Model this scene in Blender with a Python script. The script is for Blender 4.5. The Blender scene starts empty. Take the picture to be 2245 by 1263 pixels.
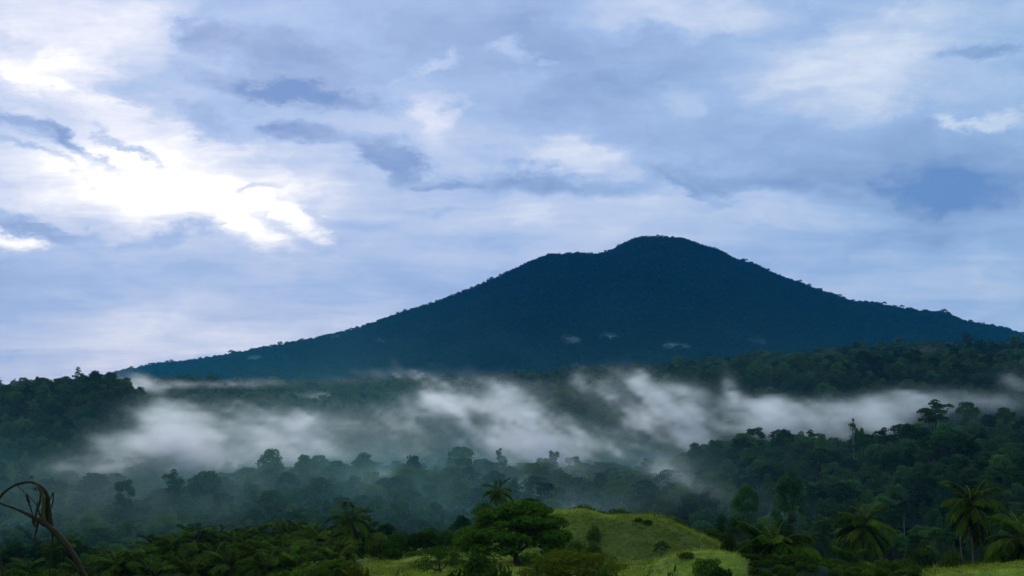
import bpy, math, random
import numpy as np
from mathutils import Vector, Matrix

random.seed(11)
RNG = np.random.default_rng(11)
scene = bpy.context.scene
COL = scene.collection

# ------------------------------------------------------------------ camera
F = 2710.0                      # focal length in photograph pixels (2245 wide)
CX, CY = 1122.5, 631.5
PITCH = math.atan(269 / F)      # eye level lies at y = 900 in the photograph
cp, sp = math.cos(PITCH), math.sin(PITCH)
cam_d = bpy.data.cameras.new('camera')
cam = bpy.data.objects.new('camera', cam_d)
COL.objects.link(cam)
cam_d.sensor_width = 36.0
cam_d.lens = 36.0 * F / 2245.0
cam_d.clip_start = 0.3
cam_d.clip_end = 60000.0
cam.location = (0, 0, 0)
cam.rotation_euler = (math.pi / 2 + PITCH, 0, 0)
scene.camera = cam

# ------------------------------------------------------------------ node helpers
def N(nt, t, **kw):
    n = nt.nodes.new(t)
    for k, v in kw.items():
        if k == 'ins':
            for a, b in v.items():
                n.inputs[a].default_value = b
        else:
            setattr(n, k, v)
    return n

def mth(nt, op, a, b=None, clamp=False):
    n = nt.nodes.new('ShaderNodeMath'); n.operation = op; n.use_clamp = clamp
    for i, v in enumerate((a, b)):
        if v is None: continue
        if isinstance(v, (int, float)): n.inputs[i].default_value = v
        else: nt.links.new(v, n.inputs[i])
    return n.outputs[0]

def lin(r, g, b):
    f = lambda c: (c / 255) / 12.92 if c / 255 <= 0.04045 else ((c / 255 + 0.055) / 1.055) ** 2.4
    return (f(r), f(g), f(b), 1.0)

# ------------------------------------------------------------------ sky
SUN_AZ, SUN_EL = math.radians(-17.0), math.radians(22.0)      # behind the bright cloud, front left

def px_dir(px, py):
    u, v = (px - CX) / F, (CY - py) / F
    d = np.array([u, cp - v * sp, sp + v * cp]); d /= np.linalg.norm(d)
    return math.atan2(d[0], d[1]), math.asin(d[2])

def build_world():
    w = bpy.data.worlds.new('World'); scene.world = w; w.use_nodes = True
    nt = w.node_tree; nt.nodes.clear(); L = nt.links.new
    out = N(nt, 'ShaderNodeOutputWorld'); bg = N(nt, 'ShaderNodeBackground'); bg.inputs['Strength'].default_value = 0.1
    L(bg.outputs[0], out.inputs[0])
    sky = N(nt, 'ShaderNodeTexSky'); sky.sky_type = 'NISHITA'; sky.sun_disc = False
    sky.sun_elevation = SUN_EL; sky.sun_rotation = SUN_AZ
    tc = N(nt, 'ShaderNodeTexCoord'); D = tc.outputs['Generated']
    nrm = N(nt, 'ShaderNodeVectorMath', operation='NORMALIZE'); L(D, nrm.inputs[0])
    sx = N(nt, 'ShaderNodeSeparateXYZ'); L(nrm.outputs[0], sx.inputs[0])
    az = mth(nt, 'ARCTAN2', sx.outputs[0], sx.outputs[1]); el = mth(nt, 'ARCSINE', sx.outputs[2])
    # cloud-sheet coordinates: streaks converge towards the horizon as a real layer does
    zz = mth(nt, 'ADD', mth(nt, 'MAXIMUM', sx.outputs[2], 0.0), 0.16)
    pl = N(nt, 'ShaderNodeCombineXYZ'); L(mth(nt, 'DIVIDE', sx.outputs[0], zz), pl.inputs[0]); L(mth(nt, 'DIVIDE', sx.outputs[1], zz), pl.inputs[1])
    def noise(scale, loc, rot, sc, detail=6, rough=0.55, dist=0.0):
        m = N(nt, 'ShaderNodeMapping'); m.inputs['Location'].default_value = loc; m.inputs['Rotation'].default_value = rot; m.inputs['Scale'].default_value = sc
        L(pl.outputs[0], m.inputs[0])
        n = N(nt, 'ShaderNodeTexNoise', ins={'Scale': scale, 'Detail': detail, 'Roughness': rough, 'Distortion': dist}); L(m.outputs[0], n.inputs['Vector'])
        return n
    # warp of the az/el plane
    c2 = N(nt, 'ShaderNodeCombineXYZ'); L(az, c2.inputs[0]); L(el, c2.inputs[1])
    wm = N(nt, 'ShaderNodeMapping'); wm.inputs['Scale'].default_value = (1.0, 2.0, 1.0); L(c2.outputs[0], wm.inputs[0])
    wn = N(nt, 'ShaderNodeTexNoise', ins={'Scale': 8.0, 'Detail': 8.0, 'Roughness': 0.66}); L(wm.outputs[0], wn.inputs['Vector'])
    ws = N(nt, 'ShaderNodeVectorMath', operation='SUBTRACT'); L(wn.outputs['Color'], ws.inputs[0]); ws.inputs[1].default_value = (0.5, 0.5, 0.5)
    wx = N(nt, 'ShaderNodeVectorMath', operation='MULTIPLY'); L(ws.outputs[0], wx.inputs[0]); wx.inputs[1].default_value = (0.19, 0.075, 0.0)
    wa = N(nt, 'ShaderNodeVectorMath', operation='ADD'); L(c2.outputs[0], wa.inputs[0]); L(wx.outputs[0], wa.inputs[1])
    W = wa.outputs[0]
    n1 = noise(1.1, (3.1, 1.7, 0), (0, 0, 0.35), (0.8, 1.0, 1), 7, 0.58, 0.3)
    n2 = noise(3.2, (7.3, 2.2, 0), (0, 0, 0.25), (0.7, 1.2, 1), 6, 0.6, 0.6)
    t = mth(nt, 'ADD', 0.485, mth(nt, 'MULTIPLY', mth(nt, 'SUBTRACT', n1.outputs[0], 0.5), 0.75))
    t = mth(nt, 'ADD', t, mth(nt, 'MULTIPLY', mth(nt, 'SUBTRACT', n2.outputs[0], 0.5), 0.50))
    # low sky is paler (looking through more of the cloud sheet and the air)
    hz = mth(nt, 'POWER', mth(nt, 'SUBTRACT', 1.0, mth(nt, 'MINIMUM', mth(nt, 'MULTIPLY', mth(nt, 'MAXIMUM', el, 0.0), 5.5), 1.0)), 1.5)
    t = mth(nt, 'ADD', t, mth(nt, 'MULTIPLY', hz, 0.16))
    BL = [  # cloud bodies: photograph x, y, half width, half height, tilt, amount
        (420, 370, 350, 110, 8, .50), (300, 430, 340, 85, 0, .34), (380, 400, 620, 230, 4, .18), (40, 510, 80, 26, 5, .7), (680, 475, 75, 34, 20, .6), (540, 508, 110, 30, 10, .45),
        (60, 70, 200, 150, 0, .5), (160, 180, 150, 60, 28, .4), (330, 70, 150, 110, 0, .3),
        (60, 285, 150, 24, 20, -.42), (150, 318, 120, 16, 25, -.42), (100, 352, 140, 13, 10, -.38), (295, 322, 48, 12, 15, -.45), (240, 300, 55, 10, 25, -.34),
        (130, 150, 200, 28, 20, -.34), (80, 480, 150, 20, 12, -.42), (380, 505, 90, 28, -20, -.33), (415, 428, 80, 13, 0, -.38), (540, 402, 100, 12, -12, -.4), (470, 268, 110, 28, 8, -.32),
        (680, 198, 230, 24, 6, -.40), (600, 110, 220, 60, 10, -.22), (430, 75, 50, 70, 25, -.25), (690, 290, 95, 26, 0, -.42), (850, 335, 95, 38, 32, -.45), (970, 385, 50, 12, 0, -.35),
        (1200, 390, 260, 28, 5, -.32), (1620, 385, 260, 22, 6, -.22), (1540, 402, 90, 12, 20, -.2),
        (2010, 355, 290, 160, 10, -.34), (2080, 430, 170, 90, -15, -.22), (1300, 150, 330, 190, 0, -.14), (1500, 275, 330, 120, 8, -.16), (900, 80, 300, 90, 0, -.1),
        (965, 260, 60, 46, -20, .30), (960, 145, 100, 16, -18, .25), (1150, 120, 50, 26, 0, .3), (1240, 352, 140, 36, 8, .30), (1480, 30, 260, 45, 5, .28),
        (1950, 90, 210, 60, -12, .20), (1800, 140, 240, 80, -20, .12), (1830, 222, 160, 34, -18, .17), (2070, 245, 80, 15, 15, .32), (2180, 255, 65, 20, 5, .3), (1500, 215, 80, 40, 0, .18),
        (2180, 112, 90, 18, 0, -.3), (960, 475, 70, 16, 0, -.14), (560, 610, 620, 70, 0, -.10), (60, 690, 260, 90, 0, -.12), (1400, 470, 560, 80, 0, .16), (420, 745, 520, 45, 0, .16), (2000, 600, 300, 90, 0, -.02)]
    bsum = None
    for (px, py, rx, ry, rot, amp) in BL:
        a, e = px_dir(px, py)
        m = N(nt, 'ShaderNodeMapping'); m.vector_type = 'TEXTURE'
        m.inputs['Location'].default_value = (a, e, 0); m.inputs['Rotation'].default_value = (0, 0, math.radians(-rot)); m.inputs['Scale'].default_value = (rx * 1.35 / F, ry * 1.35 / F, 1)
        L(W, m.inputs[0])
        ln = N(nt, 'ShaderNodeVectorMath', operation='LENGTH'); L(m.outputs[0], ln.inputs[0])
        mr = N(nt, 'ShaderNodeMapRange', interpolation_type='SMOOTHSTEP', ins={'From Min': 1.0, 'From Max': 0.15, 'To Min': 0.0, 'To Max': amp}); L(ln.outputs['Value'], mr.inputs['Value'])
        bsum = mr.outputs[0] if bsum is None else mth(nt, 'ADD', bsum, mr.outputs[0])
    n3 = noise(5.5, (1.3, 9.2, 0), (0, 0, 0.2), (0.55, 1.5, 1), 8, 0.66, 0.9)
    mod = mth(nt, 'ADD', 0.45, mth(nt, 'MULTIPLY', mth(nt, 'ADD', n2.outputs[0], n3.outputs[0]), 0.6))
    t = mth(nt, 'ADD', t, mth(nt, 'MULTIPLY', bsum, mod))
    t = mth(nt, 'ADD', t, mth(nt, 'MULTIPLY', mth(nt, 'SUBTRACT', n3.outputs[0], 0.5), 0.22))
    mm = N(nt, 'ShaderNodeMapping'); mm.inputs['Scale'].default_value = (1.0, 1.7, 1.0); mm.inputs['Rotation'].default_value = (0, 0, 0.22); L(W, mm.inputs[0])
    for sc_, amp_, det in ((7.0, .62, 7), (19.0, .34, 6)):
        n4 = N(nt, 'ShaderNodeTexNoise', ins={'Scale': sc_, 'Detail': det, 'Roughness': 0.6, 'Distortion': 0.35}); L(mm.outputs[0], n4.inputs['Vector'])
        t = mth(nt, 'ADD', t, mth(nt, 'MULTIPLY', mth(nt, 'SUBTRACT', n4.outputs[0], 0.5), amp_))
    fac = mth(nt, 'MULTIPLY', t, 0.8, clamp=True)
    rp = N(nt, 'ShaderNodeValToRGB'); L(fac, rp.inputs[0]); cr = rp.color_ramp
    stops = [(0.0, lin(112, 148, 202)), (0.18, lin(147, 173, 214)), (0.36, lin(168, 194, 232)), (0.55, lin(201, 215, 240)), (0.76, lin(236, 241, 252)), (0.92, (1.06, 1.06, 1.05, 1)), (1.0, (1.2, 1.18, 1.13, 1))]
    while len(cr.elements) < len(stops): cr.elements.new(0.5)
    for e_, (p_, c_) in zip(cr.elements, stops): e_.position = p_; e_.color = c_
    # away from the sun the sheet turns a little cooler, near it a little lilac
    sd = (math.sin(SUN_AZ) * math.cos(SUN_EL), math.cos(SUN_AZ) * math.cos(SUN_EL), math.sin(SUN_EL))
    dt = N(nt, 'ShaderNodeVectorMath', operation='DOT_PRODUCT'); L(nrm.outputs[0], dt.inputs[0]); dt.inputs[1].default_value = sd
    tm = N(nt, 'ShaderNodeMapRange', ins={'From Min': 0.7, 'From Max': 1.0}); L(dt.outputs['Value'], tm.inputs['Value'])
    tr = N(nt, 'ShaderNodeMix', data_type='RGBA'); L(tm.outputs[0], tr.inputs[0]); tr.inputs[6].default_value = (0.82, 0.93, 0.95, 1); tr.inputs[7].default_value = (1.0, 0.99, 1.03, 1)
    mu = N(nt, 'ShaderNodeMix', data_type='RGBA', blend_type='MULTIPLY'); mu.inputs[0].default_value = 1.0; L(rp.outputs[0], mu.inputs[6]); L(tr.outputs[2], mu.inputs[7])
    sc = N(nt, 'ShaderNodeVectorMath', operation='SCALE'); sc.inputs['Scale'].default_value = 10.0; L(mu.outputs[2], sc.inputs[0])
    mx = N(nt, 'ShaderNodeMix', data_type='RGBA'); mx.inputs[0].default_value = 0.97; L(sky.outputs[0], mx.inputs[6]); L(sc.outputs[0], mx.inputs[7])
    L(mx.outputs[2], bg.inputs['Color'])
    w.cycles.sampling_method = 'MANUAL'; w.cycles.sample_map_resolution = 512
build_world()

sun_d = bpy.data.lights.new('sun', 'SUN'); sun_d.energy = 1.5; sun_d.angle = math.radians(14); sun_d.color = (1.0, 0.95, 0.86)
sun = bpy.data.objects.new('sun', sun_d); COL.objects.link(sun)
sun.rotation_euler = Vector((math.sin(SUN_AZ) * math.cos(SUN_EL), math.cos(SUN_AZ) * math.cos(SUN_EL), math.sin(SUN_EL))).to_track_quat('Z', 'Y').to_euler()
sun.location = (-300, 900, 500)

scene.view_settings.view_transform = 'Standard'; scene.view_settings.look = 'None'
scene.view_settings.exposure = 0.0; scene.view_settings.gamma = 1.0; scene.view_settings.use_curve_mapping = False
scene.render.engine = 'CYCLES'
cy = scene.cycles
cy.max_bounces = 8; cy.diffuse_bounces = 2; cy.glossy_bounces = 1; cy.transmission_bounces = 2; cy.transparent_max_bounces = 8
cy.volume_bounces = 6; cy.volume_step_rate = 1.0; cy.volume_max_steps = 256
cy.use_denoising = True
try: cy.denoiser = 'OPENIMAGEDENOISE'
except Exception: pass
cy.use_adaptive_sampling = True; cy.adaptive_threshold = 0.01

# ------------------------------------------------------------------ geometry helpers
def slope(py):
    v = (CY - np.asarray(py, float)) / F
    return (sp + v * cp) / (cp - v * sp)

def at(px, py, Y):
    """point on the ray through a photograph position, at distance Y ahead"""
    u, v = (px - CX) / F, (CY - py) / F
    k = Y / (cp - v * sp)
    return Vector((u * k, Y, (sp + v * cp) * k))

def proj(x, Y, z):
    yc = -Y * sp + z * cp; zc = Y * cp + z * sp
    return CX + F * x / zc, CY - F * yc / zc

def link_mesh(name, me, parent=None, mats=()):
    o = bpy.data.objects.new(name, me); COL.objects.link(o)
    if parent is not None: o.parent = parent
    for m in mats:
        if m is not None and m.name not in [k.name for k in me.materials if k]: me.materials.append(m)
    return o

def mesh_np(name, V, faces_flat, loop_tot, smooth=True, attrs=None, mi=None):
    me = bpy.data.meshes.new(name)
    V = np.asarray(V, np.float32); me.vertices.add(len(V)); me.vertices.foreach_set('co', V.ravel())
    ff = np.asarray(faces_flat, np.int32); lt = np.asarray(loop_tot, np.int32)
    if len(lt):
        me.loops.add(len(ff)); me.loops.foreach_set('vertex_index', ff)
        me.polygons.add(len(lt)); ls = np.zeros(len(lt), np.int32); ls[1:] = np.cumsum(lt)[:-1]
        me.polygons.foreach_set('loop_start', ls); me.polygons.foreach_set('loop_total', lt)
        me.polygons.foreach_set('use_smooth', np.full(len(lt), smooth))
        if mi is not None: me.polygons.foreach_set('material_index', np.asarray(mi, np.int32))
    for k, a in (attrs or {}).items():
        a = np.asarray(a)
        at_ = me.attributes.new(k, 'INT' if a.dtype.kind == 'i' else 'FLOAT', 'POINT')
        at_.data.foreach_set('value', a.astype(np.int32 if a.dtype.kind == 'i' else np.float32))
    me.update(calc_edges=True)
    return me

class Geo:
    """collects verts, faces, per-vertex tone and per-face material slot"""
    def __init__(s): s.V = []; s.Fc = []; s.T = []; s.M = []; s.n = 0
    def add(s, V, faces, tone=0.5, mat=0):
        V = np.asarray(V, float); s.V.append(V)
        s.T.append(np.full(len(V), tone) if np.isscalar(tone) else np.asarray(tone))
        faces = np.asarray(faces); s.Fc.append((faces + s.n)); s.M.append(np.full(len(faces), mat)); s.n += len(V)
    def tube(s, pts, radii, sides=6, mat=0, tone=0.5, flat=1.0):
        pts = [Vector(p) for p in pts]; V = []
        for i, p in enumerate(pts):
            d = (pts[min(i + 1, len(pts) - 1)] - pts[max(i - 1, 0)]).normalized()
            a = Vector((0, 0, 1)) if abs(d.z) < 0.9 else Vector((1, 0, 0))
            x = d.cross(a).normalized(); y = d.cross(x)
            for k in range(sides):
                th = 2 * math.pi * k / sides
                V.append(p + (x * math.cos(th) + y * math.sin(th) * flat) * radii[i])
        Fs = [[i * sides + k, i * sides + (k + 1) % sides, (i + 1) * sides + (k + 1) % sides, (i + 1) * sides + k] for i in range(len(pts) - 1) for k in range(sides)]
        s.add(np.array([tuple(v) for v in V]), Fs, tone, mat)
    def quads(s, C, A, B, tone, mat=0):
        """leaf cards: diamonds with half axes A, B round C"""
        n = len(C); V = np.stack([C - A, C - B * 0.9 + A * 0.15, C + A, C + B * 0.9 + A * 0.15], 1).reshape(-1, 3)
        Fs = np.arange(n * 4).reshape(n, 4); s.add(V, Fs, np.repeat(tone, 4), mat)
    def arrays(s):
        V = np.concatenate(s.V); T = np.concatenate(s.T)
        ff = np.concatenate([f.ravel() for f in s.Fc]); lt = np.concatenate([np.full(len(f), f.shape[1]) for f in s.Fc]); M = np.concatenate(s.M)
        return V, ff, lt, T, M
    def mesh(s, name, mats, smooth=False):
        V, ff, lt, T, M = s.arrays()
        me = mesh_np(name, V, ff, lt, smooth, {'tone': T}, M)
        for m in mats: me.materials.append(m)
        return me

def ico(n):
    v = RNG.normal(size=(n, 3)); return v / np.linalg.norm(v, axis=1)[:, None]

def cards(g, lobes, n, size, rng, under=0.25, mat=0, flatness=0.55, inner=0.25):
    """leaf clumps over the lobes of a crown, thick above, thin below, ragged at the edge"""
    w = np.array([l[1][0] * l[1][1] + l[1][0] * l[1][2] for l in lobes]); w = w / w.sum()
    idx = rng.choice(len(lobes), n, p=w)
    c = np.array([l[0] for l in lobes])[idx]; r = np.array([l[1] for l in lobes])[idx]
    d = rng.normal(size=(n, 3)); d /= np.linalg.norm(d, axis=1)[:, None]
    low = (d[:, 2] < -0.15) & (rng.random(n) > under); d[low, 2] *= -1
    k = np.where(rng.random(n) < inner, rng.uniform(0.45, 0.85, n), rng.normal(0.98, 0.07, n))
    P = c + d * r * k[:, None]
    nn = d / r; nn /= np.linalg.norm(nn, axis=1)[:, None]; nn = nn * flatness + rng.normal(size=(n, 3)) * 0.38 + np.array([0, 0, 0.25])
    nn /= np.linalg.norm(nn, axis=1)[:, None]
    a = np.cross(nn, rng.normal(size=(n, 3))); a /= np.linalg.norm(a, axis=1)[:, None]; b = np.cross(nn, a)
    s = size * rng.uniform(0.55, 1.35, n)[:, None]
    lt = rng.uniform(-0.12, 0.12, len(lobes))[idx]
    tone = np.clip(0.5 + lt + rng.normal(0, 0.13, n), 0, 1)
    g.quads(P, a * s, b * s * 0.62, tone, mat)

# ------------------------------------------------------------------ materials
def mat_leaf(name, dark, light, rough=0.6, transl=0.28, hue=0.0, spec=0.1, vary=1.0):
    m = bpy.data.materials.new(name); m.use_nodes = True; nt = m.node_tree; nt.nodes.clear(); L = nt.links.new
    o = N(nt, 'ShaderNodeOutputMaterial'); b = N(nt, 'ShaderNodeBsdfDiffuse', ins={'Roughness': 0.6})
    at_ = N(nt, 'ShaderNodeAttribute', attribute_name='tone'); oi = N(nt, 'ShaderNodeObjectInfo')
    f = mth(nt, 'ADD', mth(nt, 'MULTIPLY', at_.outputs['Fac'], 0.75), mth(nt, 'MULTIPLY', mth(nt, 'SUBTRACT', oi.outputs['Random'], 0.45), 0.8 * vary), clamp=True)
    r = N(nt, 'ShaderNodeMix', data_type='RGBA'); L(f, r.inputs[0]); r.inputs[6].default_value = (*dark, 1); r.inputs[7].default_value = (*light, 1)
    hs = N(nt, 'ShaderNodeHueSaturation'); L(r.outputs[2], hs.inputs['Color'])
    rr = mth(nt, 'FRACT', mth(nt, 'MULTIPLY', oi.outputs['Random'], 7.31))
    L(mth(nt, 'ADD', 0.48, mth(nt, 'MULTIPLY', rr, 0.04)), hs.inputs['Hue'])
    L(mth(nt, 'ADD', 1.0 - 0.3 * vary, mth(nt, 'MULTIPLY', mth(nt, 'FRACT', mth(nt, 'MULTIPLY', oi.outputs['Random'], 3.77)), 0.6 * vary)), hs.inputs['Value'])
    L(hs.outputs[0], b.inputs['Color'])
    tr = N(nt, 'ShaderNodeBsdfTranslucent'); L(hs.outputs[0], tr.inputs[0])
    mx = N(nt, 'ShaderNodeMixShader'); mx.inputs[0].default_value = transl; L(b.outputs[0], mx.inputs[1]); L(tr.outputs[0], mx.inputs[2])
    L(mx.outputs[0], o.inputs[0]); return m

def mat_bark(name, c1, c2, scale=3.0):
    m = bpy.data.materials.new(name); m.use_nodes = True; nt = m.node_tree; L = nt.links.new
    b = nt.nodes['Principled BSDF']; b.inputs['Roughness'].default_value = 0.85; b.inputs['Specular IOR Level'].default_value = 0.2
    tc = N(nt, 'ShaderNodeTexCoord'); mp = N(nt, 'ShaderNodeMapping'); mp.inputs['Scale'].default_value = (1, 1, 0.35); L(tc.outputs['Object'], mp.inputs[0])
    n = N(nt, 'ShaderNodeTexNoise', ins={'Scale': scale, 'Detail': 6.0, 'Roughness': 0.65}); L(mp.outputs[0], n.inputs['Vector'])
    r = N(nt, 'ShaderNodeMix', data_type='RGBA'); L(n.outputs[0], r.inputs[0]); r.inputs[6].default_value = (*c1, 1); r.inputs[7].default_value = (*c2, 1)
    L(r.outputs[2], b.inputs['Base Color'])
    bp = N(nt, 'ShaderNodeBump', ins={'Strength': 0.4, 'Distance': 0.03}); L(n.outputs[0], bp.inputs['Height']); L(bp.outputs[0], b.inputs['Normal'])
    return m

def mat_ground():
    m = bpy.data.materials.new('ground_cover'); m.use_nodes = True; nt = m.node_tree; L = nt.links.new
    b = nt.nodes['Principled BSDF']; b.inputs['Roughness'].default_value = 0.9; b.inputs['Specular IOR Level'].default_value = 0.1
    geo = N(nt, 'ShaderNodeNewGeometry')
    n1 = N(nt, 'ShaderNodeTexNoise', ins={'Scale': 0.09, 'Detail': 8.0, 'Roughness': 0.6}); L(geo.outputs['Position'], n1.inputs['Vector'])
    n2 = N(nt, 'ShaderNodeTexNoise', ins={'Scale': 0.9, 'Detail': 6.0, 'Roughness': 0.7}); L(geo.outputs['Position'], n2.inputs['Vector'])
    g = N(nt, 'ShaderNodeValToRGB'); L(mth(nt, 'ADD', mth(nt, 'MULTIPLY', n1.outputs[0], 0.65), mth(nt, 'MULTIPLY', n2.outputs[0], 0.35)), g.inputs[0])
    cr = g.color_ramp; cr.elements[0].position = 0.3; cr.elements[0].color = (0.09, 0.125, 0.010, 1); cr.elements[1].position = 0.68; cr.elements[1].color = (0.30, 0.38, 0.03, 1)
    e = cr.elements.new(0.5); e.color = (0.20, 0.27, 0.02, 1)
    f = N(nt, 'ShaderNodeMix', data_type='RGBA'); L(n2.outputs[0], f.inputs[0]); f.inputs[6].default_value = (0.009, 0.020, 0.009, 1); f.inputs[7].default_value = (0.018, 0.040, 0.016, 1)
    fa = N(nt, 'ShaderNodeAttribute', attribute_name='turf_light'); turf_shade = N(nt, 'ShaderNodeMix', data_type='RGBA'); L(n2.outputs[0], turf_shade.inputs[0]); turf_shade.inputs[6].default_value = (0.075, 0.085, 0.012, 1); turf_shade.inputs[7].default_value = (0.18, 0.205, 0.03, 1)  # darker olive turf, painted in as the shade of the hill face
    gg_ = N(nt, 'ShaderNodeMix', data_type='RGBA'); L(fa.outputs['Fac'], gg_.inputs[0]); L(turf_shade.outputs[2], gg_.inputs[6]); L(g.outputs[0], gg_.inputs[7])
    a = N(nt, 'ShaderNodeAttribute', attribute_name='grass')
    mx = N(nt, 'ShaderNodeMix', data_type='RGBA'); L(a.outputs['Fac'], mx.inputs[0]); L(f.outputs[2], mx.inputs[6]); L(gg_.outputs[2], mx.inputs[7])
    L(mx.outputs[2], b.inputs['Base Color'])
    bp = N(nt, 'ShaderNodeBump', ins={'Strength': 0.5, 'Distance': 0.4}); L(n2.outputs[0], bp.inputs['Height']); L(bp.outputs[0], b.inputs['Normal'])
    return m

M_FOREST = mat_leaf('forest_leaves', (0.008, 0.030, 0.010), (0.105, 0.19, 0.050))
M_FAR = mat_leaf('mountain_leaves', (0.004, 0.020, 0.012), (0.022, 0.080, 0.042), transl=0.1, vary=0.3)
M_BRIGHT = mat_leaf('fresh_green_leaves', (0.030, 0.075, 0.014), (0.085, 0.17, 0.035), transl=0.35)
M_RAIN = mat_leaf('broad_tree_leaves', (0.028, 0.060, 0.004), (0.13, 0.19, 0.014))
M_OLIVE = mat_leaf('olive_yellow_leaves', (0.055, 0.066, 0.004), (0.23, 0.23, 0.018), transl=0.35)
M_SHRUB = mat_leaf('shrub_leaves', (0.026, 0.052, 0.005), (0.105, 0.16, 0.016))
M_PALM = mat_leaf('palm_leaflets', (0.020, 0.046, 0.003), (0.15, 0.225, 0.016), rough=0.6, spec=0.06, transl=0.33)
M_PALMDRY = mat_leaf('dry_palm_leaflets', (0.05, 0.034, 0.010), (0.14, 0.095, 0.025), spec=0.1)
M_GRASS = mat_leaf('grass_blades', (0.06, 0.075, 0.010), (0.38, 0.48, 0.045), transl=0.4, spec=0.04)
M_BARK = mat_bark('grey_brown_bark', (0.03, 0.024, 0.018), (0.10, 0.085, 0.065), 1.2)
M_PALE = mat_bark('pale_dead_wood', (0.09, 0.085, 0.075), (0.20, 0.19, 0.17), 1.2)
M_PALMBARK = mat_bark('palm_bark', (0.06, 0.05, 0.04), (0.17, 0.15, 0.12), 4.0)
M_RACHIS = mat_bark('palm_midrib', (0.10, 0.10, 0.03), (0.22, 0.20, 0.07), 6.0)
M_WILT = mat_bark('wilted_leaf', (0.012, 0.010, 0.004), (0.055, 0.042, 0.012), 14.0)
M_WILTG = mat_bark('wilted_green_leaf', (0.03, 0.035, 0.008), (0.10, 0.11, 0.02), 12.0)
M_GROUND = mat_ground()

# ------------------------------------------------------------------ terrain
def smooth_noise(x, y, seed, oct=4, base=1.0):
    """cheap value noise for terrain relief"""
    r = np.random.default_rng(seed); T = r.random((64, 64)); o = np.zeros(np.broadcast(x, y).shape); amp, fr, tot = 1.0, base, 0.0
    for _ in range(oct):
        X, Y_ = x * fr, y * fr; xi, yi = np.floor(X).astype(int), np.floor(Y_).astype(int); fx, fy = X - xi, Y_ - yi
        fx, fy = fx * fx * (3 - 2 * fx), fy * fy * (3 - 2 * fy); xi, yi = xi % 64, yi % 64; x1, y1 = (xi + 1) % 64, (yi + 1) % 64
        o += amp * ((T[xi, yi] * (1 - fx) + T[x1, yi] * fx) * (1 - fy) + (T[xi, y1] * (1 - fx) + T[x1, y1] * fx) * fy); tot += amp; amp *= 0.5; fr *= 2.03
    return o / tot - 0.5

def pts(s): return [tuple(map(float, q.split(':'))) for q in s.split()]
ST = [  # distance, ground line (photograph x : y)
    (150, pts('-600:1335 600:1335 750:1296 850:1268 1000:1272 1200:1268 1350:1266 1420:1244 1480:1225 1540:1215 1600:1217 1700:1229 1850:1256 1950:1262 2050:1249 2150:1239 2245:1235 2600:1232')),
    (185, pts('-600:1330 500:1325 700:1285 800:1260 900:1250 1000:1244 1200:1240 1300:1246 1380:1256 1450:1264 1550:1272 1700:1290 1900:1300 2245:1300')),
    (217, pts('-600:1315 500:1310 650:1285 800:1246 920:1226 1000:1222 1100:1215 1200:1208 1280:1206 1340:1226 1400:1234 1480:1243 1560:1256 1700:1285 1900:1297 2245:1297')),
    (235, pts('-600:1305 500:1300 650:1275 800:1236 920:1212 1000:1200 1100:1165 1180:1135 1220:1128 1280:1129 1330:1143 1400:1139 1440:1141 1490:1159 1530:1181 1570:1201 1610:1225 1700:1262 1900:1290 2245:1290')),
    (410, pts('-600:1310 700:1320 1500:1320 1600:1300 1800:1262 1950:1238 2100:1230 2245:1220 2600:1210')),
    (640, pts('-600:1286 0:1246 150:1228 250:1198 400:1164 500:1138 590:1114 700:1108 1000:1110 1300:1120 1440:1112 1550:1059 1700:1047 1850:1057 1950:1039 2050:1015 2245:997 2600:985')),
    (850, pts('-600:1090 0:1085 200:1100 350:1120 600:1110 1000:1100 1500:1090 2245:1070')),
    (1150, pts('-600:930 -100:915 0:902 40:886 150:880 220:878 280:898 330:930 400:955 480:938 560:912 620:915 690:922 760:900 830:918 900:908 970:926 1050:920 1200:896 1300:880 1450:864 1600:847 1700:835 1850:826 2050:820 2245:825 2600:815')),
    (1420, pts('-600:910 300:955 500:950 1000:940 1300:915 1500:895 1700:870 2245:850')),
    (1800, pts('-600:880 0:880 250:865 500:878 700:882 780:872 900:868 1000:872 1300:848 1600:822 1900:795 2245:785 2600:780')),
    (2600, pts('-600:890 0:880 400:866 800:862 1200:850 1600:835 2245:800 2600:800')),
    (6000, pts('-900:941 -100:883 0:869 100:857 180:845 240:831 320:814 450:799 560:779 680:757 790:733 860:706 950:680 1040:646 1100:618 1160:590 1210:570 1240:575 1265:568 1290:574 1330:570 1360:553 1390:538 1420:534 1500:538 1530:551 1580:564 1615:587 1650:592 1700:617 1760:639 1815:657 1870:677 1900:678 1960:690 2020:698 2080:702 2110:720 2160:728 2220:740 2245:753 2400:779 2900:881')),
    (9000, pts('-900:905 3000:905')), (30000, pts('-900:901 3000:901'))]

def station_z(i, a):
    Y, P = ST[i]; xs, ys = zip(*P); px = CX + a * F
    for _ in range(2):
        py = np.interp(px, xs, ys); px = CX + a * F * (cp - (CY - py) / F * sp)
    # soften the polyline
    py = (np.interp(px - 14, xs, ys) + 2 * np.interp(px, xs, ys) + np.interp(px + 14, xs, ys)) / 4
    return Y * slope(py)

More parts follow.
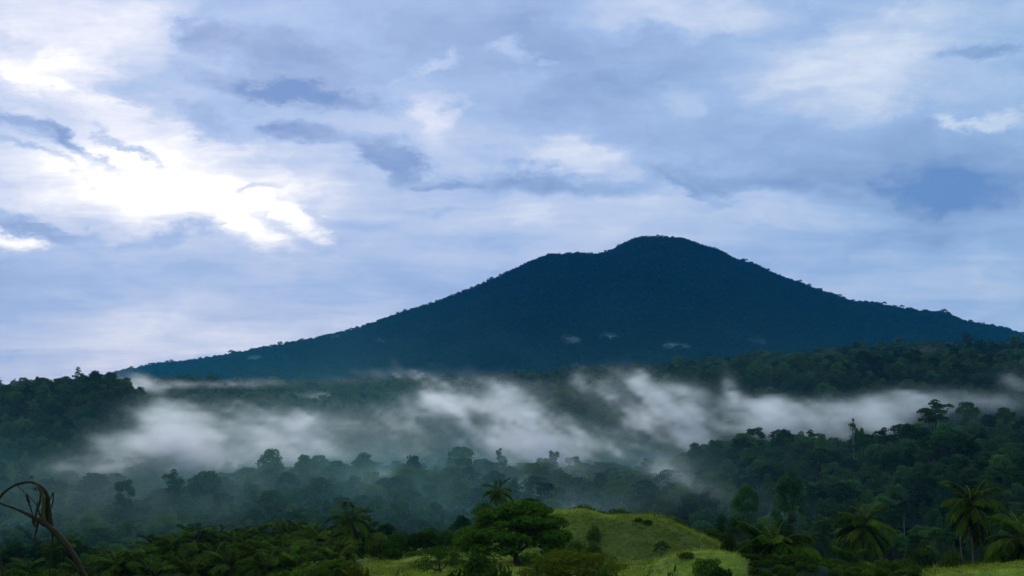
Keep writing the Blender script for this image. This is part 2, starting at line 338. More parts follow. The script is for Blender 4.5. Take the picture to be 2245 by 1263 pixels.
def gz(x, Y):
    x = np.asarray(x, float); Y = np.asarray(Y, float)
    a = x / np.maximum(Y, 150.0)
    Ys = [s[0] for s in ST]
    Z = np.stack([station_z(i, a) for i in range(len(ST))])
    near_Y = np.array([-400., 0., 14., 60., 110.]); near_z = np.array([-1.2, -1.7, -4.2, -20., -29.])
    out = np.zeros(np.broadcast(x, Y).shape)
    i = np.clip(np.searchsorted(Ys, Y, side='right') - 1, 0, len(Ys) - 2)
    Y0 = np.array(Ys)[i]; Y1 = np.array(Ys)[i + 1]; t = np.clip((Y - Y0) / (Y1 - Y0), 0, 1)
    s = t * t * (3 - 2 * t); mt = (i == len(ST) - 4) | (i == 0) | (i == 1)
    s = np.where(i == len(ST) - 3, 0.55 * t + 0.45 * s, s)
    z0 = np.take_along_axis(Z, i[None], 0)[0]; z1 = np.take_along_axis(Z, (i + 1)[None], 0)[0]
    out = z0 + (z1 - z0) * s
    # mountain spurs and gullies
    k = np.where(i == len(ST) - 3, 4 * t * (1 - t), 0)
    out += k * (230 * (np.abs(smooth_noise(a * 9 + 0.25 * t, t * 0.7, 5, 4, 1.6)) - 0.12))
    zn = np.interp(Y, near_Y, near_z); q = np.clip((Y - 110) / 40, 0, 1); q = q * q * (3 - 2 * q)
    out = np.where(Y < 150, zn * (1 - q) + Z[0] * q, out)
    out += smooth_noise(x * 0.02, Y * 0.02, 3, 4) * np.clip((Y - 20) / 100, 0, 1) * np.clip(Y / 90, 0, 8.0) * np.where(Y < 260, 0.55, 1.0)
    out += np.where((Y > 130) & (Y < 262), (np.abs(smooth_noise(x * 0.055 + Y * .02, Y * 0.075, 14, 3)) - .1) * 4.2 * np.clip((Y - 130) / 20, 0, 1) * np.clip((262 - Y) / 20, 0, 1), 0)
    return out

def grass_mask(x, Y):
    px = CX + F * x / np.maximum(Y, 1)
    hill = np.clip((px - 760) / 60, 0, 1) * np.clip((268 - Y) / 14, 0, 1) * np.clip((Y - 118) / 10, 0, 1)
    hill = hill * np.maximum(np.clip((1645 - px) / 40, 0, 1), np.clip((px - 1985) / 30, 0, 1) * np.clip((170 - Y) / 8, 0, 1))
    clr = np.clip(1.25 - np.hypot((px - 1992) / 34, (Y - 452) / 20), 0, 1) ** 0.5
    return np.maximum(hill, clr)

def turf_light(x, Y):
    """light painted into turf colour: bright mound and crest, dark face, plus random patches"""
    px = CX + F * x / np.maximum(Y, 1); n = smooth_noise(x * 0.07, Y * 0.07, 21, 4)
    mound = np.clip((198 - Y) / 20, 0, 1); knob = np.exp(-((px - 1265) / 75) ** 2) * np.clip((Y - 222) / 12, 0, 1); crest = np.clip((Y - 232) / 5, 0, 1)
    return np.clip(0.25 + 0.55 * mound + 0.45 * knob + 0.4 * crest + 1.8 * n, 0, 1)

def terrain():
    rows = np.concatenate([np.linspace(-400, 100, 26)[:-1], np.linspace(100, 280, 90)[:-1], np.geomspace(280, 2600, 150)[:-1], np.linspace(2600, 6000, 110)[:-1], np.linspace(6000, 9000, 20)])
    a = np.linspace(-1.0, 1.0, 520)
    Yg = np.repeat(rows[:, None], len(a), 1); Xg = a[None] * np.maximum(Yg, 300 + 0 * Yg)
    return rows, Xg, Yg, gz(Xg, Yg)
ROWS, XG, YG, ZG = terrain()

def strip(name, y0, y1, label):
    r0 = int(np.searchsorted(ROWS, y0)); r1 = int(np.searchsorted(ROWS, y1)) if y1 < 29000 else len(ROWS) - 1
    X, Y, Z = XG[r0:r1 + 1], YG[r0:r1 + 1], ZG[r0:r1 + 1]; nr, nc = X.shape
    idx = np.arange(nr * nc).reshape(nr, nc)
    Fs = np.stack([idx[:-1, :-1], idx[:-1, 1:], idx[1:, 1:], idx[1:, :-1]], -1).reshape(-1, 4)
    me = mesh_np(name, np.stack([X, Y, Z], -1).reshape(-1, 3), Fs.ravel(), np.full(len(Fs), 4), True, {'grass': grass_mask(X, Y).ravel(), 'turf_light': turf_light(X, Y).ravel()})
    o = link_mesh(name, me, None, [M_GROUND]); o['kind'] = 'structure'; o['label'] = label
    return o
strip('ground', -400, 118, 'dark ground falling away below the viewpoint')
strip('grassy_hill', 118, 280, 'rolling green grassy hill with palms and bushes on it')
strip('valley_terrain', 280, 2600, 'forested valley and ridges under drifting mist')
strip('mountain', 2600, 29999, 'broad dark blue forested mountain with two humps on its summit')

def gz1(x, Y): return float(gz(np.array([x]), np.array([Y]))[0])

# ------------------------------------------------------------------ tagging
def tag(o, label, cat, group=None):
    o['label'] = label; o['category'] = cat
    if group: o['group'] = group
    return o
def empty(name, loc, rz=0.0, sc=1.0):
    o = bpy.data.objects.new(name, None); COL.objects.link(o); o.location = loc; o.rotation_euler = (0, 0, rz)
    o.scale = (sc,) * 3 if np.isscalar(sc) else sc; o.empty_display_size = 0.5
    return o
def px_ground(px, Y):
    x = float((px - CX) / F * Y * 0.995)
    return Vector((x, Y, gz1(x, Y)))

# ------------------------------------------------------------------ tree prototypes
def make_tree(kind, seed, n, size, mats=(None, None)):
    """returns (crown Geo, trunk Geo), real size, base at the origin"""
    r = np.random.default_rng(seed); c, t = Geo(), Geo(); lobes = []
    if kind == 'dome':
        H, R = 21, 6.8
        for k in range(26):
            th = k * 2.4 + r.uniform(-.4, .4); f = (k + 0.4) / 26; rr = R * 0.8 * math.sqrt(f)
            z = H - 2.0 - 6.8 * f ** 1.4 + r.uniform(-1.2, .8)
            q = r.uniform(1.3, 2.4); lobes.append(((rr * math.cos(th), rr * math.sin(th), z), (q, q, q * 0.72)))
    elif kind == 'umbrella':
        H, R = 22, 7.6
        for k in range(26):
            th = k * 2.4 + r.uniform(-.5, .5); f = (k + 0.3) / 26; rr = R * 0.85 * math.sqrt(f)
            z = H - 1.7 - 4.0 * f ** 1.3 - (2.4 if k % 4 == 3 else 0) + r.uniform(-.8, .7)
            q = r.uniform(1.3, 2.4); lobes.append(((rr * math.cos(th), rr * math.sin(th), z), (q, q, q * 0.55)))
    elif kind == 'ragged':
        H, R = 25, 5.6
        for k in range(22):
            d = r.normal(size=3); d /= np.linalg.norm(d); m = r.uniform(.45, .95)
            q = r.uniform(0.9, 1.7); lobes.append(((d[0] * R * .82 * m, d[1] * R * .82 * m, H - 6.2 + d[2] * 5.0 * m), (q * 1.15, q * 1.15, q * 0.7)))
    elif kind == 'column':
        H, R = 22, 4.6
        for k in range(14):
            f = k / 13; z = 8 + f * (H - 9.5); rr = R * (1 - f) ** 0.7 * 0.55; th = k * 2.4
            q = 2.7 - 1.3 * f; lobes.append(((rr * math.cos(th), rr * math.sin(th), z), (q, q, q * 0.8)))
    elif kind == 'broad':         # wide spreading tree, foliage nearly to the ground
        H, R = 11.5, 8.6
        for k in range(64):
            th = k * 2.4 + r.uniform(-.4, .4); f = (k + 0.5) / 64; rr = R * 0.86 * math.sqrt(f)
            z = (H - 1.3) - 6.6 * f ** 1.3 - (0 if k % 3 else r.uniform(1.5, 4.5)) + r.uniform(-.6, .6)
            q = r.uniform(1.0, 1.9); lobes.append(((rr * math.cos(th), rr * math.sin(th), max(z, 1.2)), (q * 1.2, q * 1.2, q * 0.6)))
    elif kind == 'bush':
        H, R = 3.4, 3.0
        for k in range(13):
            th = k * 2.4; f = (k + 0.5) / 13; rr = R * 0.75 * math.sqrt(f); z = H * 0.68 - 1.3 * f + r.uniform(-.4, .4)
            q = r.uniform(0.6, 1.15); lobes.append(((rr * math.cos(th), rr * math.sin(th), z), (q * 1.1, q * 1.1, q * 0.8)))
        for k in range(8):
            th = k * 0.785; lobes.append(((2.0 * math.cos(th), 2.0 * math.sin(th), 0.6), (0.9, 0.9, 0.7)))
    elif kind == 'conifer':
        H, R = 20, 3.4
        for k in range(20):
            f = k / 19; z = 6 + f * 13.5; rr = R * (1 - f) * r.uniform(.5, .8); th = k * 2.4; q = 0.5 + 1.4 * (1 - f)
            lobes.append(((rr * math.cos(th), rr * math.sin(th), z), (q, q, 0.5 + 0.3 * (1 - f))))
    under = {'bush': 0.6, 'broad': 0.35}.get(kind, 0.3)
    cards(c, lobes, n, size, r, under)
    zb = min(l[0][2] for l in lobes); top = max(l[0][2] for l in lobes)
    fork = {'bush': 0.5, 'broad': 2.0}.get(kind, zb * 0.72); r0 = {'bush': 0.12, 'broad': 0.55}.get(kind, 0.48)
    bend = r.uniform(-.5, .5, 2)
    t.tube([(0, 0, -2.5 if kind != 'bush' else -0.6), (0, 0, 0.3), (bend[0] * .5, bend[1] * .5, fork * 0.5), (bend[0], bend[1], fork)], [r0 * 1.5, r0 * 1.15, r0 * 0.85, r0 * 0.72], 7)
    pick = lobes if len(lobes) < 10 else [lobes[i] for i in r.choice(len(lobes), 9, replace=False)]
    for (q, _) in pick:
        m = Vector((bend[0], bend[1], fork)).lerp(Vector(q), 0.5) + Vector((0, 0, -0.06 * abs(q[2])))
        t.tube([(bend[0], bend[1], fork - 0.1), m, q], [r0 * 0.5, r0 * 0.28, r0 * 0.08], 5)
    return c, t

# ------------------------------------------------------------------ scattered masses (far woods, grass)
def scatter(name, label, templates, mats, P, scl, rot, var, rnd_tilt=0.0):
    """ONE object: loose points carry the copies of a few templates stored in the same mesh"""
    Vs, Fs, Ls, Ts, Ms, tid = [], [], [], [], [], []; n = 0
    for k, tpl in enumerate(templates):
        V, ff, lt, T, M = tpl
        Vs.append(V); Fs.append(ff + n); Ls.append(lt); Ts.append(T); Ms.append(M); tid.append(np.full(len(V), k)); n += len(V)
    Vs.append(P); m = len(P); z = np.zeros(n)
    me = mesh_np(name, np.concatenate(Vs), np.concatenate(Fs), np.concatenate(Ls), False,
                 {'tone': np.concatenate(Ts + [np.zeros(m)]), 'template': np.concatenate(tid + [np.full(m, -1)]).astype(int),
                  'pick': np.concatenate([z - 1, var]).astype(int), 'size': np.concatenate([z, scl]), 'turn': np.concatenate([z, rot]), 'tilt': np.concatenate([z, RNG.uniform(-rnd_tilt, rnd_tilt, m)])}, np.concatenate(Ms))
    for mm in mats: me.materials.append(mm)
    o = link_mesh(name, me); o['kind'] = 'stuff'; o['label'] = label
    ng = bpy.data.node_groups.new(name, 'GeometryNodeTree')
    ng.interface.new_socket('Geometry', in_out='INPUT', socket_type='NodeSocketGeometry'); ng.interface.new_socket('Geometry', in_out='OUTPUT', socket_type='NodeSocketGeometry')
    gi = ng.nodes.new('NodeGroupInput'); go = ng.nodes.new('NodeGroupOutput'); L = ng.links.new
    jn = ng.nodes.new('GeometryNodeJoinGeometry'); L(jn.outputs[0], go.inputs[0])
    def attr(nm, dt):
        q = ng.nodes.new('GeometryNodeInputNamedAttribute'); q.data_type = dt; q.inputs['Name'].default_value = nm; return q.outputs['Attribute']
    def equals(a, v):
        c = ng.nodes.new('FunctionNodeCompare'); c.data_type = 'INT'; c.operation = 'EQUAL'
        L(a, c.inputs[2]); c.inputs[3].default_value = v; return c.outputs[0]
    tm, pk = attr('template', 'INT'), attr('pick', 'INT')
    cx = ng.nodes.new('ShaderNodeCombineXYZ'); L(attr('tilt', 'FLOAT'), cx.inputs[0]); L(attr('turn', 'FLOAT'), cx.inputs[2])
    er = ng.nodes.new('FunctionNodeEulerToRotation'); L(cx.outputs[0], er.inputs[0]); sz = attr('size', 'FLOAT')
    for k in range(len(templates)):
        s1 = ng.nodes.new('GeometryNodeSeparateGeometry'); s1.domain = 'POINT'; L(gi.outputs[0], s1.inputs[0]); L(equals(tm, k), s1.inputs[1])
        s2 = ng.nodes.new('GeometryNodeSeparateGeometry'); s2.domain = 'POINT'; L(gi.outputs[0], s2.inputs[0]); L(equals(pk, k), s2.inputs[1])
        ip = ng.nodes.new('GeometryNodeInstanceOnPoints'); L(s2.outputs[0], ip.inputs['Points']); L(s1.outputs[0], ip.inputs['Instance'])
        L(er.outputs[0], ip.inputs['Rotation']); L(sz, ip.inputs['Scale']); L(ip.outputs[0], jn.inputs[0])
    o.modifiers.new('scatter', 'NODES').node_group = ng
    return o

def both(ct):
    """crown and trunk of a prototype as one template, trunk in material slot 1"""
    c, t = ct; g = Geo()
    V, ff, lt, T, M = c.arrays(); V2, ff2, lt2, T2, M2 = t.arrays()
    return np.concatenate([V, V2]), np.concatenate([ff, ff2 + len(V)]), np.concatenate([lt, lt2]), np.concatenate([T, T2]), np.concatenate([M, M2 + 1])
def only(ct): return ct[0].arrays()
def toned(a, d): return a[0], a[1], a[2], np.clip(a[3] + d, 0, 1), a[4]

# ------------------------------------------------------------------ rainforest
KINDS = ['dome', 'dome', 'umbrella', 'ragged', 'dome', 'umbrella', 'column', 'ragged']
HEIGHT = {'dome': 21, 'umbrella': 22, 'ragged': 25, 'column': 22, 'broad': 11.5, 'bush': 3.4, 'conifer': 20}
PROTO = [make_tree(k, 40 + i, 2000, 0.46) for i, k in enumerate(KINDS)]
CROWN_ME = [c.mesh('crown', [M_FOREST]) for c, t in PROTO]
TRUNK_ME = [t.mesh('trunk', [M_BARK], True) for c, t in PROTO]

def jitter_grid(y0, y1, d, amax):
    P = []
    y = y0
    while y < y1:
        w = amax * y; n = int(2 * w / d)
        xs = -w + (np.arange(n) + RNG.random(n)) * d; P.append(np.stack([xs, y + RNG.uniform(-.5, .5, n) * d], 1)); y += d
    return np.concatenate(P)

PF = np.concatenate([jitter_grid(286, 520, 7.0, 0.50), jitter_grid(520, 1300, 9.0, 0.48)])
pxs = CX + F * PF[:, 0] / PF[:, 1]
keep = (grass_mask(PF[:, 0], PF[:, 1]) < 0.05)
keep &= ~((np.abs(pxs - 1992) < 40) & (PF[:, 1] > 395) & (PF[:, 1] < 462))
keep &= ~((pxs > 1180) & (pxs < 1570) & (PF[:, 1] < 385))
keep &= RNG.random(len(PF)) < 0.93
PF = PF[keep]; pxs = pxs[keep]
ZF = gz(PF[:, 0], PF[:, 1]); nf = len(PF)
VF = RNG.choice(8, nf, p=[.20, .20, .11, .05, .20, .10, .10, .04])
SF = np.minimum(RNG.lognormal(-0.13, 0.2, nf), 1.2) * np.interp(PF[:, 1], [286, 430, 560, 700, 1300], [0.42, 0.62, 0.85, 0.95, 0.95])
RF = RNG.uniform(0, 6.283, nf)
Hk = np.array([HEIGHT[k] for k in KINDS])[VF] * SF

# which of them show largest: front-to-back skyline per picture column
sky_y = np.full(2245, 1263.0)
hr = (YG[:, 0] > 100) & (YG[:, 0] < 275)
hpx, hpy = proj(XG[hr], YG[hr], ZG[hr])
for a_, b_ in zip(hpx.ravel(), hpy.ravel()):
    if 0 <= a_ < 2245: sky_y[int(a_)] = min(sky_y[int(a_)], b_)
score = np.zeros(nf)
for i in np.argsort(PF[:, 1]):
    cxp, top = proj(PF[i, 0], PF[i, 1], ZF[i] + Hk[i]); hw = 5.6 * SF[i] * F / PF[i, 1]
    a_, b_ = int(max(0, cxp - hw)), int(min(2245, cxp + hw))
    if b_ - a_ < 4: continue
    seg = sky_y[a_:b_]; score[i] = np.clip(seg - top, 0, hw * 1.6).sum(); np.minimum(seg, top + hw * 0.35, out=seg)
order = np.argsort(-score); SINGLE = order[:250]; rest = np.ones(nf, bool); rest[SINGLE] = False

LOOK = {'dome': 'round-crowned tree', 'umbrella': 'flat-topped spreading tree', 'ragged': 'tall ragged tree', 'column': 'narrow upright tree'}
LAND = [(250, 'above the wilted stalk'), (560, "above the grove's outer end"), (900, 'above the pair of palms'), (1220, 'above the big spreading tree'), (1560, 'above the grassy hill'),
        (1800, 'above the low bushy palm'), (2020, 'above the dark hanging palm'), (9999, 'above the golden-skirted palm')]
def zone(px, Y):
    if Y < 400: return 'close behind the grass and palms'
    if Y < 540: return 'low in the hazy hollow'
    if Y < 760: return 'on the near misty ridge'
    if Y < 980: return 'standing in the mist bank'
    return 'on the dark side hill' if px < 700 else 'on the dark ridge under the mountain'
def single_tree(v, loc, s, rot, label, group=None, cat='tree', name='rainforest_tree', crown_mat=None, sxy=1.0):
    r = empty(name, loc, rot, (s * sxy, s * sxy, s)); tag(r, label, cat, group)
    for nm, me in (('crown', CROWN_ME[v]), ('trunk', TRUNK_ME[v])):
        o = bpy.data.objects.new(nm, me); COL.objects.link(o); o.parent = r
        if nm == 'crown' and crown_mat is not None:
            o.material_slots[0].link = 'OBJECT'; o.material_slots[0].material = crown_mat
    return r
for i in SINGLE:
    px = float(CX + F * PF[i, 0] / PF[i, 1]); pl_ = next(t for e, t in LAND if px < e); zn = zone(px, PF[i, 1]); k = KINDS[VF[i]]
    single_tree(VF[i], (PF[i, 0], PF[i, 1], ZF[i]), SF[i], RF[i], f'{LOOK[k]} {zn}, {pl_}', f'{LOOK[k]}s {zn}, {pl_}')

TPL = [both(p) for p in PROTO]
P3 = np.column_stack([PF, ZF])
scatter('rainforest', 'dense dark rainforest filling the valley and its ridges', TPL, [M_FOREST, M_BARK], P3[rest], SF[rest], RF[rest], VF[rest])

LOD = [make_tree(k, 70 + i, 320, 1.05) for i, k in enumerate(['dome', 'umbrella', 'ragged', 'dome'])]
PB = jitter_grid(1300, 2600, 11.0, 0.46); ZB = gz(PB[:, 0], PB[:, 1]); nb = len(PB)
scatter('distant_forest', 'blue-green forest below the foot of the mountain', [both(p) for p in LOD], [M_FOREST, M_BARK], np.column_stack([PB, ZB]), RNG.lognormal(-0.1, 0.2, nb), RNG.uniform(0, 6.28, nb), RNG.integers(0, 4, nb))
LOM = [make_tree(k, 90 + i, 90, 1.9) for i, k in enumerate(['dome', 'umbrella', 'dome', 'dome'])]
PM = jitter_grid(2600, 6080, 11.0, 0.46); ZM = gz(PM[:, 0], PM[:, 1]); nm_ = len(PM)
hm = np.clip((ZM - 450) / 350, 0, 1)
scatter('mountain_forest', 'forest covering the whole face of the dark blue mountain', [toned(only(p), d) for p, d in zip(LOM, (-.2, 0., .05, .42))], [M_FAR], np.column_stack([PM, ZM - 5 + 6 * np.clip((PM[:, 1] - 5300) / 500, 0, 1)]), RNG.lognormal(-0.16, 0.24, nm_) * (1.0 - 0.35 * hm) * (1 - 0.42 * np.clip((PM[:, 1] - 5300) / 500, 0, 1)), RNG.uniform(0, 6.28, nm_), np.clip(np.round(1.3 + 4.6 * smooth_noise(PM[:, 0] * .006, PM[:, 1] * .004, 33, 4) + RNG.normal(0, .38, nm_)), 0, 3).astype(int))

# ------------------------------------------------------------------ trees one can point to
def landmark(v, px, ytop, Y, label, width=None, name='rainforest_tree', crown_mat=None, group=None, rot=None):
    g = px_ground(px, Y); top = at(px, ytop, Y).z; s = max((top - g.z) / HEIGHT[KINDS[v]], 0.2)
    sxy = 1.0
    if width: sxy = (width * Y / F) / ({'dome': 15.5, 'umbrella': 17.5, 'ragged': 11, 'column': 9}[KINDS[v]] * s)
    return single_tree(v, g, s, random.uniform(0, 6.28) if rot is None else rot, label, group, name=name, crown_mat=crown_mat, sxy=sxy)
for a_ in [
    (3, 2050, 868, 628, 'tall open-crowned dark tree rising highest from the ridge, mist behind it', 82),
    (5, 2122, 878, 632, 'flat umbrella tree on the ridge beside the tallest open-crowned tree', 64),
    (0, 2200, 893, 640, 'broad dark tree on the ridge near the picture edge, mist behind', 70),
    (4, 1565, 962, 600, 'round dark tree at the tip of the near ridge, against the mist', 62),
    (1, 1522, 968, 606, 'round dark tree lowest on the near ridge where it dips into mist', 50),
    (2, 1712, 938, 615, 'spreading pale grey-green tree on the ridge against white mist', 70),
    (7, 1885, 930, 620, 'small dark tufted tree beside the bare white snag', 26),
    (0, 1800, 950, 612, 'round dark tree on the ridge just before the bare white snag', 44),
    (0, 596, 983, 630, 'massive grey-green tree draped in creepers on the misty ridge', 80),
    (2, 668, 993, 628, 'layered dark tree next to the massive creeper-draped tree', 50),
    (1, 800, 990, 632, 'wide domed tree on the misty ridge against the palest mist', 70),
    (4, 905, 996, 640, 'blocky rounded tree on the misty ridge past the wide domed tree', 56),
    (2, 1012, 975, 700, 'faint grey spreading tree half lost in the mist', 74),
    (3, 1098, 976, 720, 'thin tufted emergent tree, faint in the mist', 28),
    (7, 1212, 980, 720, 'small tufted treetop dimly showing in the mist', 30),
    (3, 385, 1020, 600, 'open ragged tree standing alone above the misty slope', 52),
    (7, 278, 1040, 590, 'dark ragged tree next to a dense dark clump on the misty slope', 56),
    (1, 455, 1030, 600, 'pale green rounded treetop on the misty slope', 100),
    (4, 705, 1044, 560, 'bright green rounded treetop half way down the misty slope', 78),
    (0, 393, 877, 1010, 'single rounded tree silhouetted in thick mist', 44),
    (1, 318, 908, 1020, 'small rounded tree fading in mist below the dark hill', 30),
    (0, 205, 812, 1125, 'large dark tree crowning the hill at the side', 52),
    (4, 240, 814, 1120, 'dark twin-crowned tree at the end of the hilltop', 48),
    (1, 275, 826, 1115, 'dark tree leaning over the steep end of the hill', 40),
    (4, 305, 846, 1105, 'lowest dark tree on the steep end of the hill', 34),
    (0, 50, 827, 1140, 'rounded dark tree at the outer end of the hilltop', 46),
    (2, 100, 832, 1135, 'flat dark tree on the middle of the hilltop', 56),
    (1, 815, 868, 1180, 'small dark palm-like tree isolated above the mist', 22),
    (4, 740, 850, 1300, 'dark rounded tree on a low crest above the mist', 40)]:
    v, px, yt, Y, lb, wd = a_
    bright = M_BRIGHT if 'bright green' in lb else None
    landmark(v, px, yt, Y, lb, wd, crown_mat=bright)

def own_tree(name, kind, seed, n, size, px, Y, ytop, width, label, cat, mat, group=None, base_w=None, rot=0.0, parts=('crown', 'trunk'), sink=0.0):
    ct = make_tree(kind, seed, n, size); g = px_ground(px, Y); g.z -= sink
    s = (at(px, ytop, Y).z - g.z) / HEIGHT[kind]
    wk = {'broad': 17.6, 'bush': 6.2, 'conifer': 6.4, 'dome': 15.5, 'umbrella': 17.5, 'column': 9, 'ragged': 11}[kind]
    sxy = (width * Y / F) / wk
    r = empty(name, g, rot, (sxy, sxy, s)); tag(r, label, cat, group)
    link_mesh(parts[0], ct[0].mesh(parts[0], [mat]), r); link_mesh(parts[1], ct[1].mesh(parts[1], [M_BARK], True), r)
    return r
own_tree('conifer_tree', 'conifer', 301, 700, 0.6, 168, 1122, 803, 36, 'pointed conifer standing up from the dark hilltop', 'tree', M_FOREST)
own_tree('spreading_tree', 'broad', 302, 15000, 0.34, 1134, 186, 1098, 272, 'big dark spreading tree with a domed crown in front of the grassy hill', 'tree', M_RAIN)
own_tree('umbrella_tree', 'umbrella', 303, 2600, 0.42, 1634, 392, 1056, 76, 'bright green flat-topped tree behind the low bushy palm', 'tree', M_BRIGHT)
own_tree('rounded_tree', 'dome', 304, 3000, 0.42, 1726, 384, 1027, 92, 'tall grey-green beehive-shaped tree beside the bright flat-topped tree', 'tree', M_FOREST)
own_tree('hillside_tree', 'dome', 305, 900, 0.5, 1447, 205, 1184, 46, 'small dark tree with a bare stem on the face of the grassy hill', 'tree', M_SHRUB)
own_tree('yellow_green_tree', 'broad', 306, 9000, 0.24, 1262, 140, 1204, 290, 'olive yellow leafy tree in front of the big spreading tree', 'tree', M_OLIVE)
own_tree('olive_bush', 'bush', 307, 2600, 0.24, 790, 128, 1228, 116, 'dark bush with yellow-green top below the pair of palms', 'bush', M_OLIVE, parts=('foliage', 'stem'))
own_tree('dark_tree', 'broad', 308, 4500, 0.3, 968, 165, 1194, 116, 'dark tree with a thin stem on the pale grass beside the spreading tree', 'tree', M_SHRUB)
BUSH_ME = [(c.mesh('foliage', [M_SHRUB]), t.mesh('stem', [M_BARK], True)) for c, t in [make_tree('bush', 320 + i, 1300, 0.27) for i in range(4)]]
for k, (px, Y, yt, w, lb) in enumerate([
    (838, 238, 1176, 60, 'dark shrub next to the shorter palm of the pair'), (880, 236, 1162, 74, 'tall dark shrub in the row between the pair of palms and the spreading tree'),
    (935, 236, 1160, 80, 'wide green shrub in the middle of the shrub row'), (985, 235, 1158, 76, 'shrub at the end of the row, touching the spreading tree'),
    (1020, 228, 1150, 60, 'shrub under the edge of the spreading tree'), (860, 222, 1200, 60, 'low brown-green shrub at the foot of the shrub row'), (912, 220, 1205, 52, 'small low shrub above the pale field'),
    (1301, 224, 1146, 34, 'small dark shrub in the hollow of the grassy hill'), (1398, 232, 1135, 20, 'tiny shrub on the crest of the grassy hill'), (1418, 231, 1138, 22, 'tiny low shrub just below the crest of the grassy hill'),
    (1262, 200, 1176, 52, 'scrubby bush at the foot of the hollow in the hill'), (1300, 196, 1184, 44, 'grey-green bush between the spreading tree and the hill slope'),
    (1232, 190, 1190, 70, 'dark bush pressed against the spreading tree'), (1500, 148, 1236, 40, 'small bush on the bright front mound'), (1545, 142, 1216, 70, 'tall rank clump at the top of the bright front mound'),
    (1592, 172, 1160, 40, 'leafy bush beside the low bushy palm'), (1575, 140, 1242, 60, 'dark bush at the base of the front mound'), (1420, 130, 1246, 80, 'green bush at the foot of the front mound'),
    (1940, 190, 1218, 90, 'large dark bush between the palms'), (1985, 200, 1222, 70, 'dark bush on the edge of the bright grass slope'), (1790, 190, 1232, 60, 'dark bush behind the smallest palm'),
    (2075, 215, 1200, 80, 'bush below the tall palm with a golden skirt'), (2010, 260, 1190, 90, 'creeper-covered bush on the steep bank'), (2165, 220, 1196, 70, 'bush between the two palms near the edge'),
    (1010, 138, 1240, 110, 'deep green bush under the spreading tree'), (1090, 134, 1222, 120, 'dense green bush in front of the spreading tree trunk'), (925, 135, 1250, 70, 'low bush on the pale field'),
    (880, 126, 1256, 90, 'low dark bush at the bottom of the pale field'), (1170, 128, 1222, 120, 'dark leafy bush under the skirt of the spreading tree'), (1330, 132, 1226, 110, 'yellow-green bush on the near side of the olive tree'),
    (1400, 127, 1234, 100, 'rounded green bush between the olive tree and the bright mound'), (1480, 126, 1248, 80, 'scrub at the bottom of the bright mound'), (1052, 150, 1206, 80, 'dark shrub under the near edge of the spreading tree'), (1210, 150, 1204, 90, 'dark shrub beside the trunk of the spreading tree'),
    (1640, 150, 1240, 60, 'bush at the foot of the low bushy palm'), (1745, 148, 1248, 70, 'bush under the arching fronds of the low bushy palm'), (1815, 152, 1244, 70, 'bush beside the smallest palm'), (1910, 150, 1250, 80, 'bush in front of the dark hanging palm'), (1975, 150, 1250, 60, 'bush where the bright grass slope begins'),
    (705, 150, 1236, 80, 'bush at the inner end of the palm grove'), (1660, 210, 1220, 80, 'dark bush behind the low bushy palm')]):
    g = px_ground(px, Y); s = max((at(px, yt, Y).z - g.z) / 3.4, 0.25); sx_ = w * Y / F / 6.2
    r = empty('bush', g, random.uniform(0, 6.28), (sx_, sx_, s)); tag(r, lb, 'bush', 'bushes round the grassy hill')
    for nm, me in zip(('foliage', 'stem'), BUSH_ME[k % 4]):
        o = bpy.data.objects.new(nm, me); COL.objects.link(o); o.parent = r

# bare white snag and pale dead trunks
def bare_trunk(px, Y, y0, y1, wpx, label, arms=0, tuft=False):
    b, t = at(px, y1, Y), at(px, y0, Y); g = px_ground(px, Y); h = t.z - g.z; w = wpx * Y / F / 2
    r = empty('bare_trunk', g); tag(r, label, 'dead tree', 'bare pale trunks in the forest'); gg = Geo()
    gg.tube([(0, 0, -1), (0.1, 0, h * 0.5), (-0.1, 0, h * 0.8), (0.05, 0, h)], [w * 1.2, w, w * 0.85, w * 0.35], 7)
    for k in range(arms):
        z = h * (0.82 + 0.05 * k); th = k * 2.6 + 0.3
        gg.tube([(0, 0, z), (math.cos(th) * 1.3, math.sin(th) * 0.8, z + 1.0), (math.cos(th) * 1.7, math.sin(th), z + 2.4)], [w * .6, w * .4, w * .15], 5)
    link_mesh('trunk', gg.mesh('trunk', [M_PALE], True), r)
    if tuft:
        c = Geo(); cards(c, [((0, 0, h * 0.93), (1.3, 1.3, 1.6)), ((1.4, .3, h * 0.9), (.9, .9, .7)), ((-1.2, .2, h * 0.96), (.8, .8, .8)), ((.1, 0, h * 1.02), (.6, .6, 1.2))], 260, 0.4, np.random.default_rng(5), 0.6)
        link_mesh('crown', c.mesh('crown', [M_FOREST]), r)
bare_trunk(1869, 600, 926, 1000, 3.4, 'bare white snag with a dark tufted top, rising from the near ridge', 3, True)
for px, y0, y1, Y, wp, lb in [(1667, 845, 880, 1080, 4, 'thin pale trunk nearest the mist on the dark ridge'), (1693, 800, 830, 1120, 3, 'upper thin pale trunk on the dark ridge'), (1728, 806, 830, 1120, 3, 'short pale trunk high on the dark ridge'),
                              (1975, 1125, 1200, 300, 2.2, 'pale slender trunk on the bank below the small clearing'), (2096, 1150, 1235, 235, 2.2, 'thin pale trunk beside the tall palm')]:
    bare_trunk(px, Y, y0, y1, wp, lb)

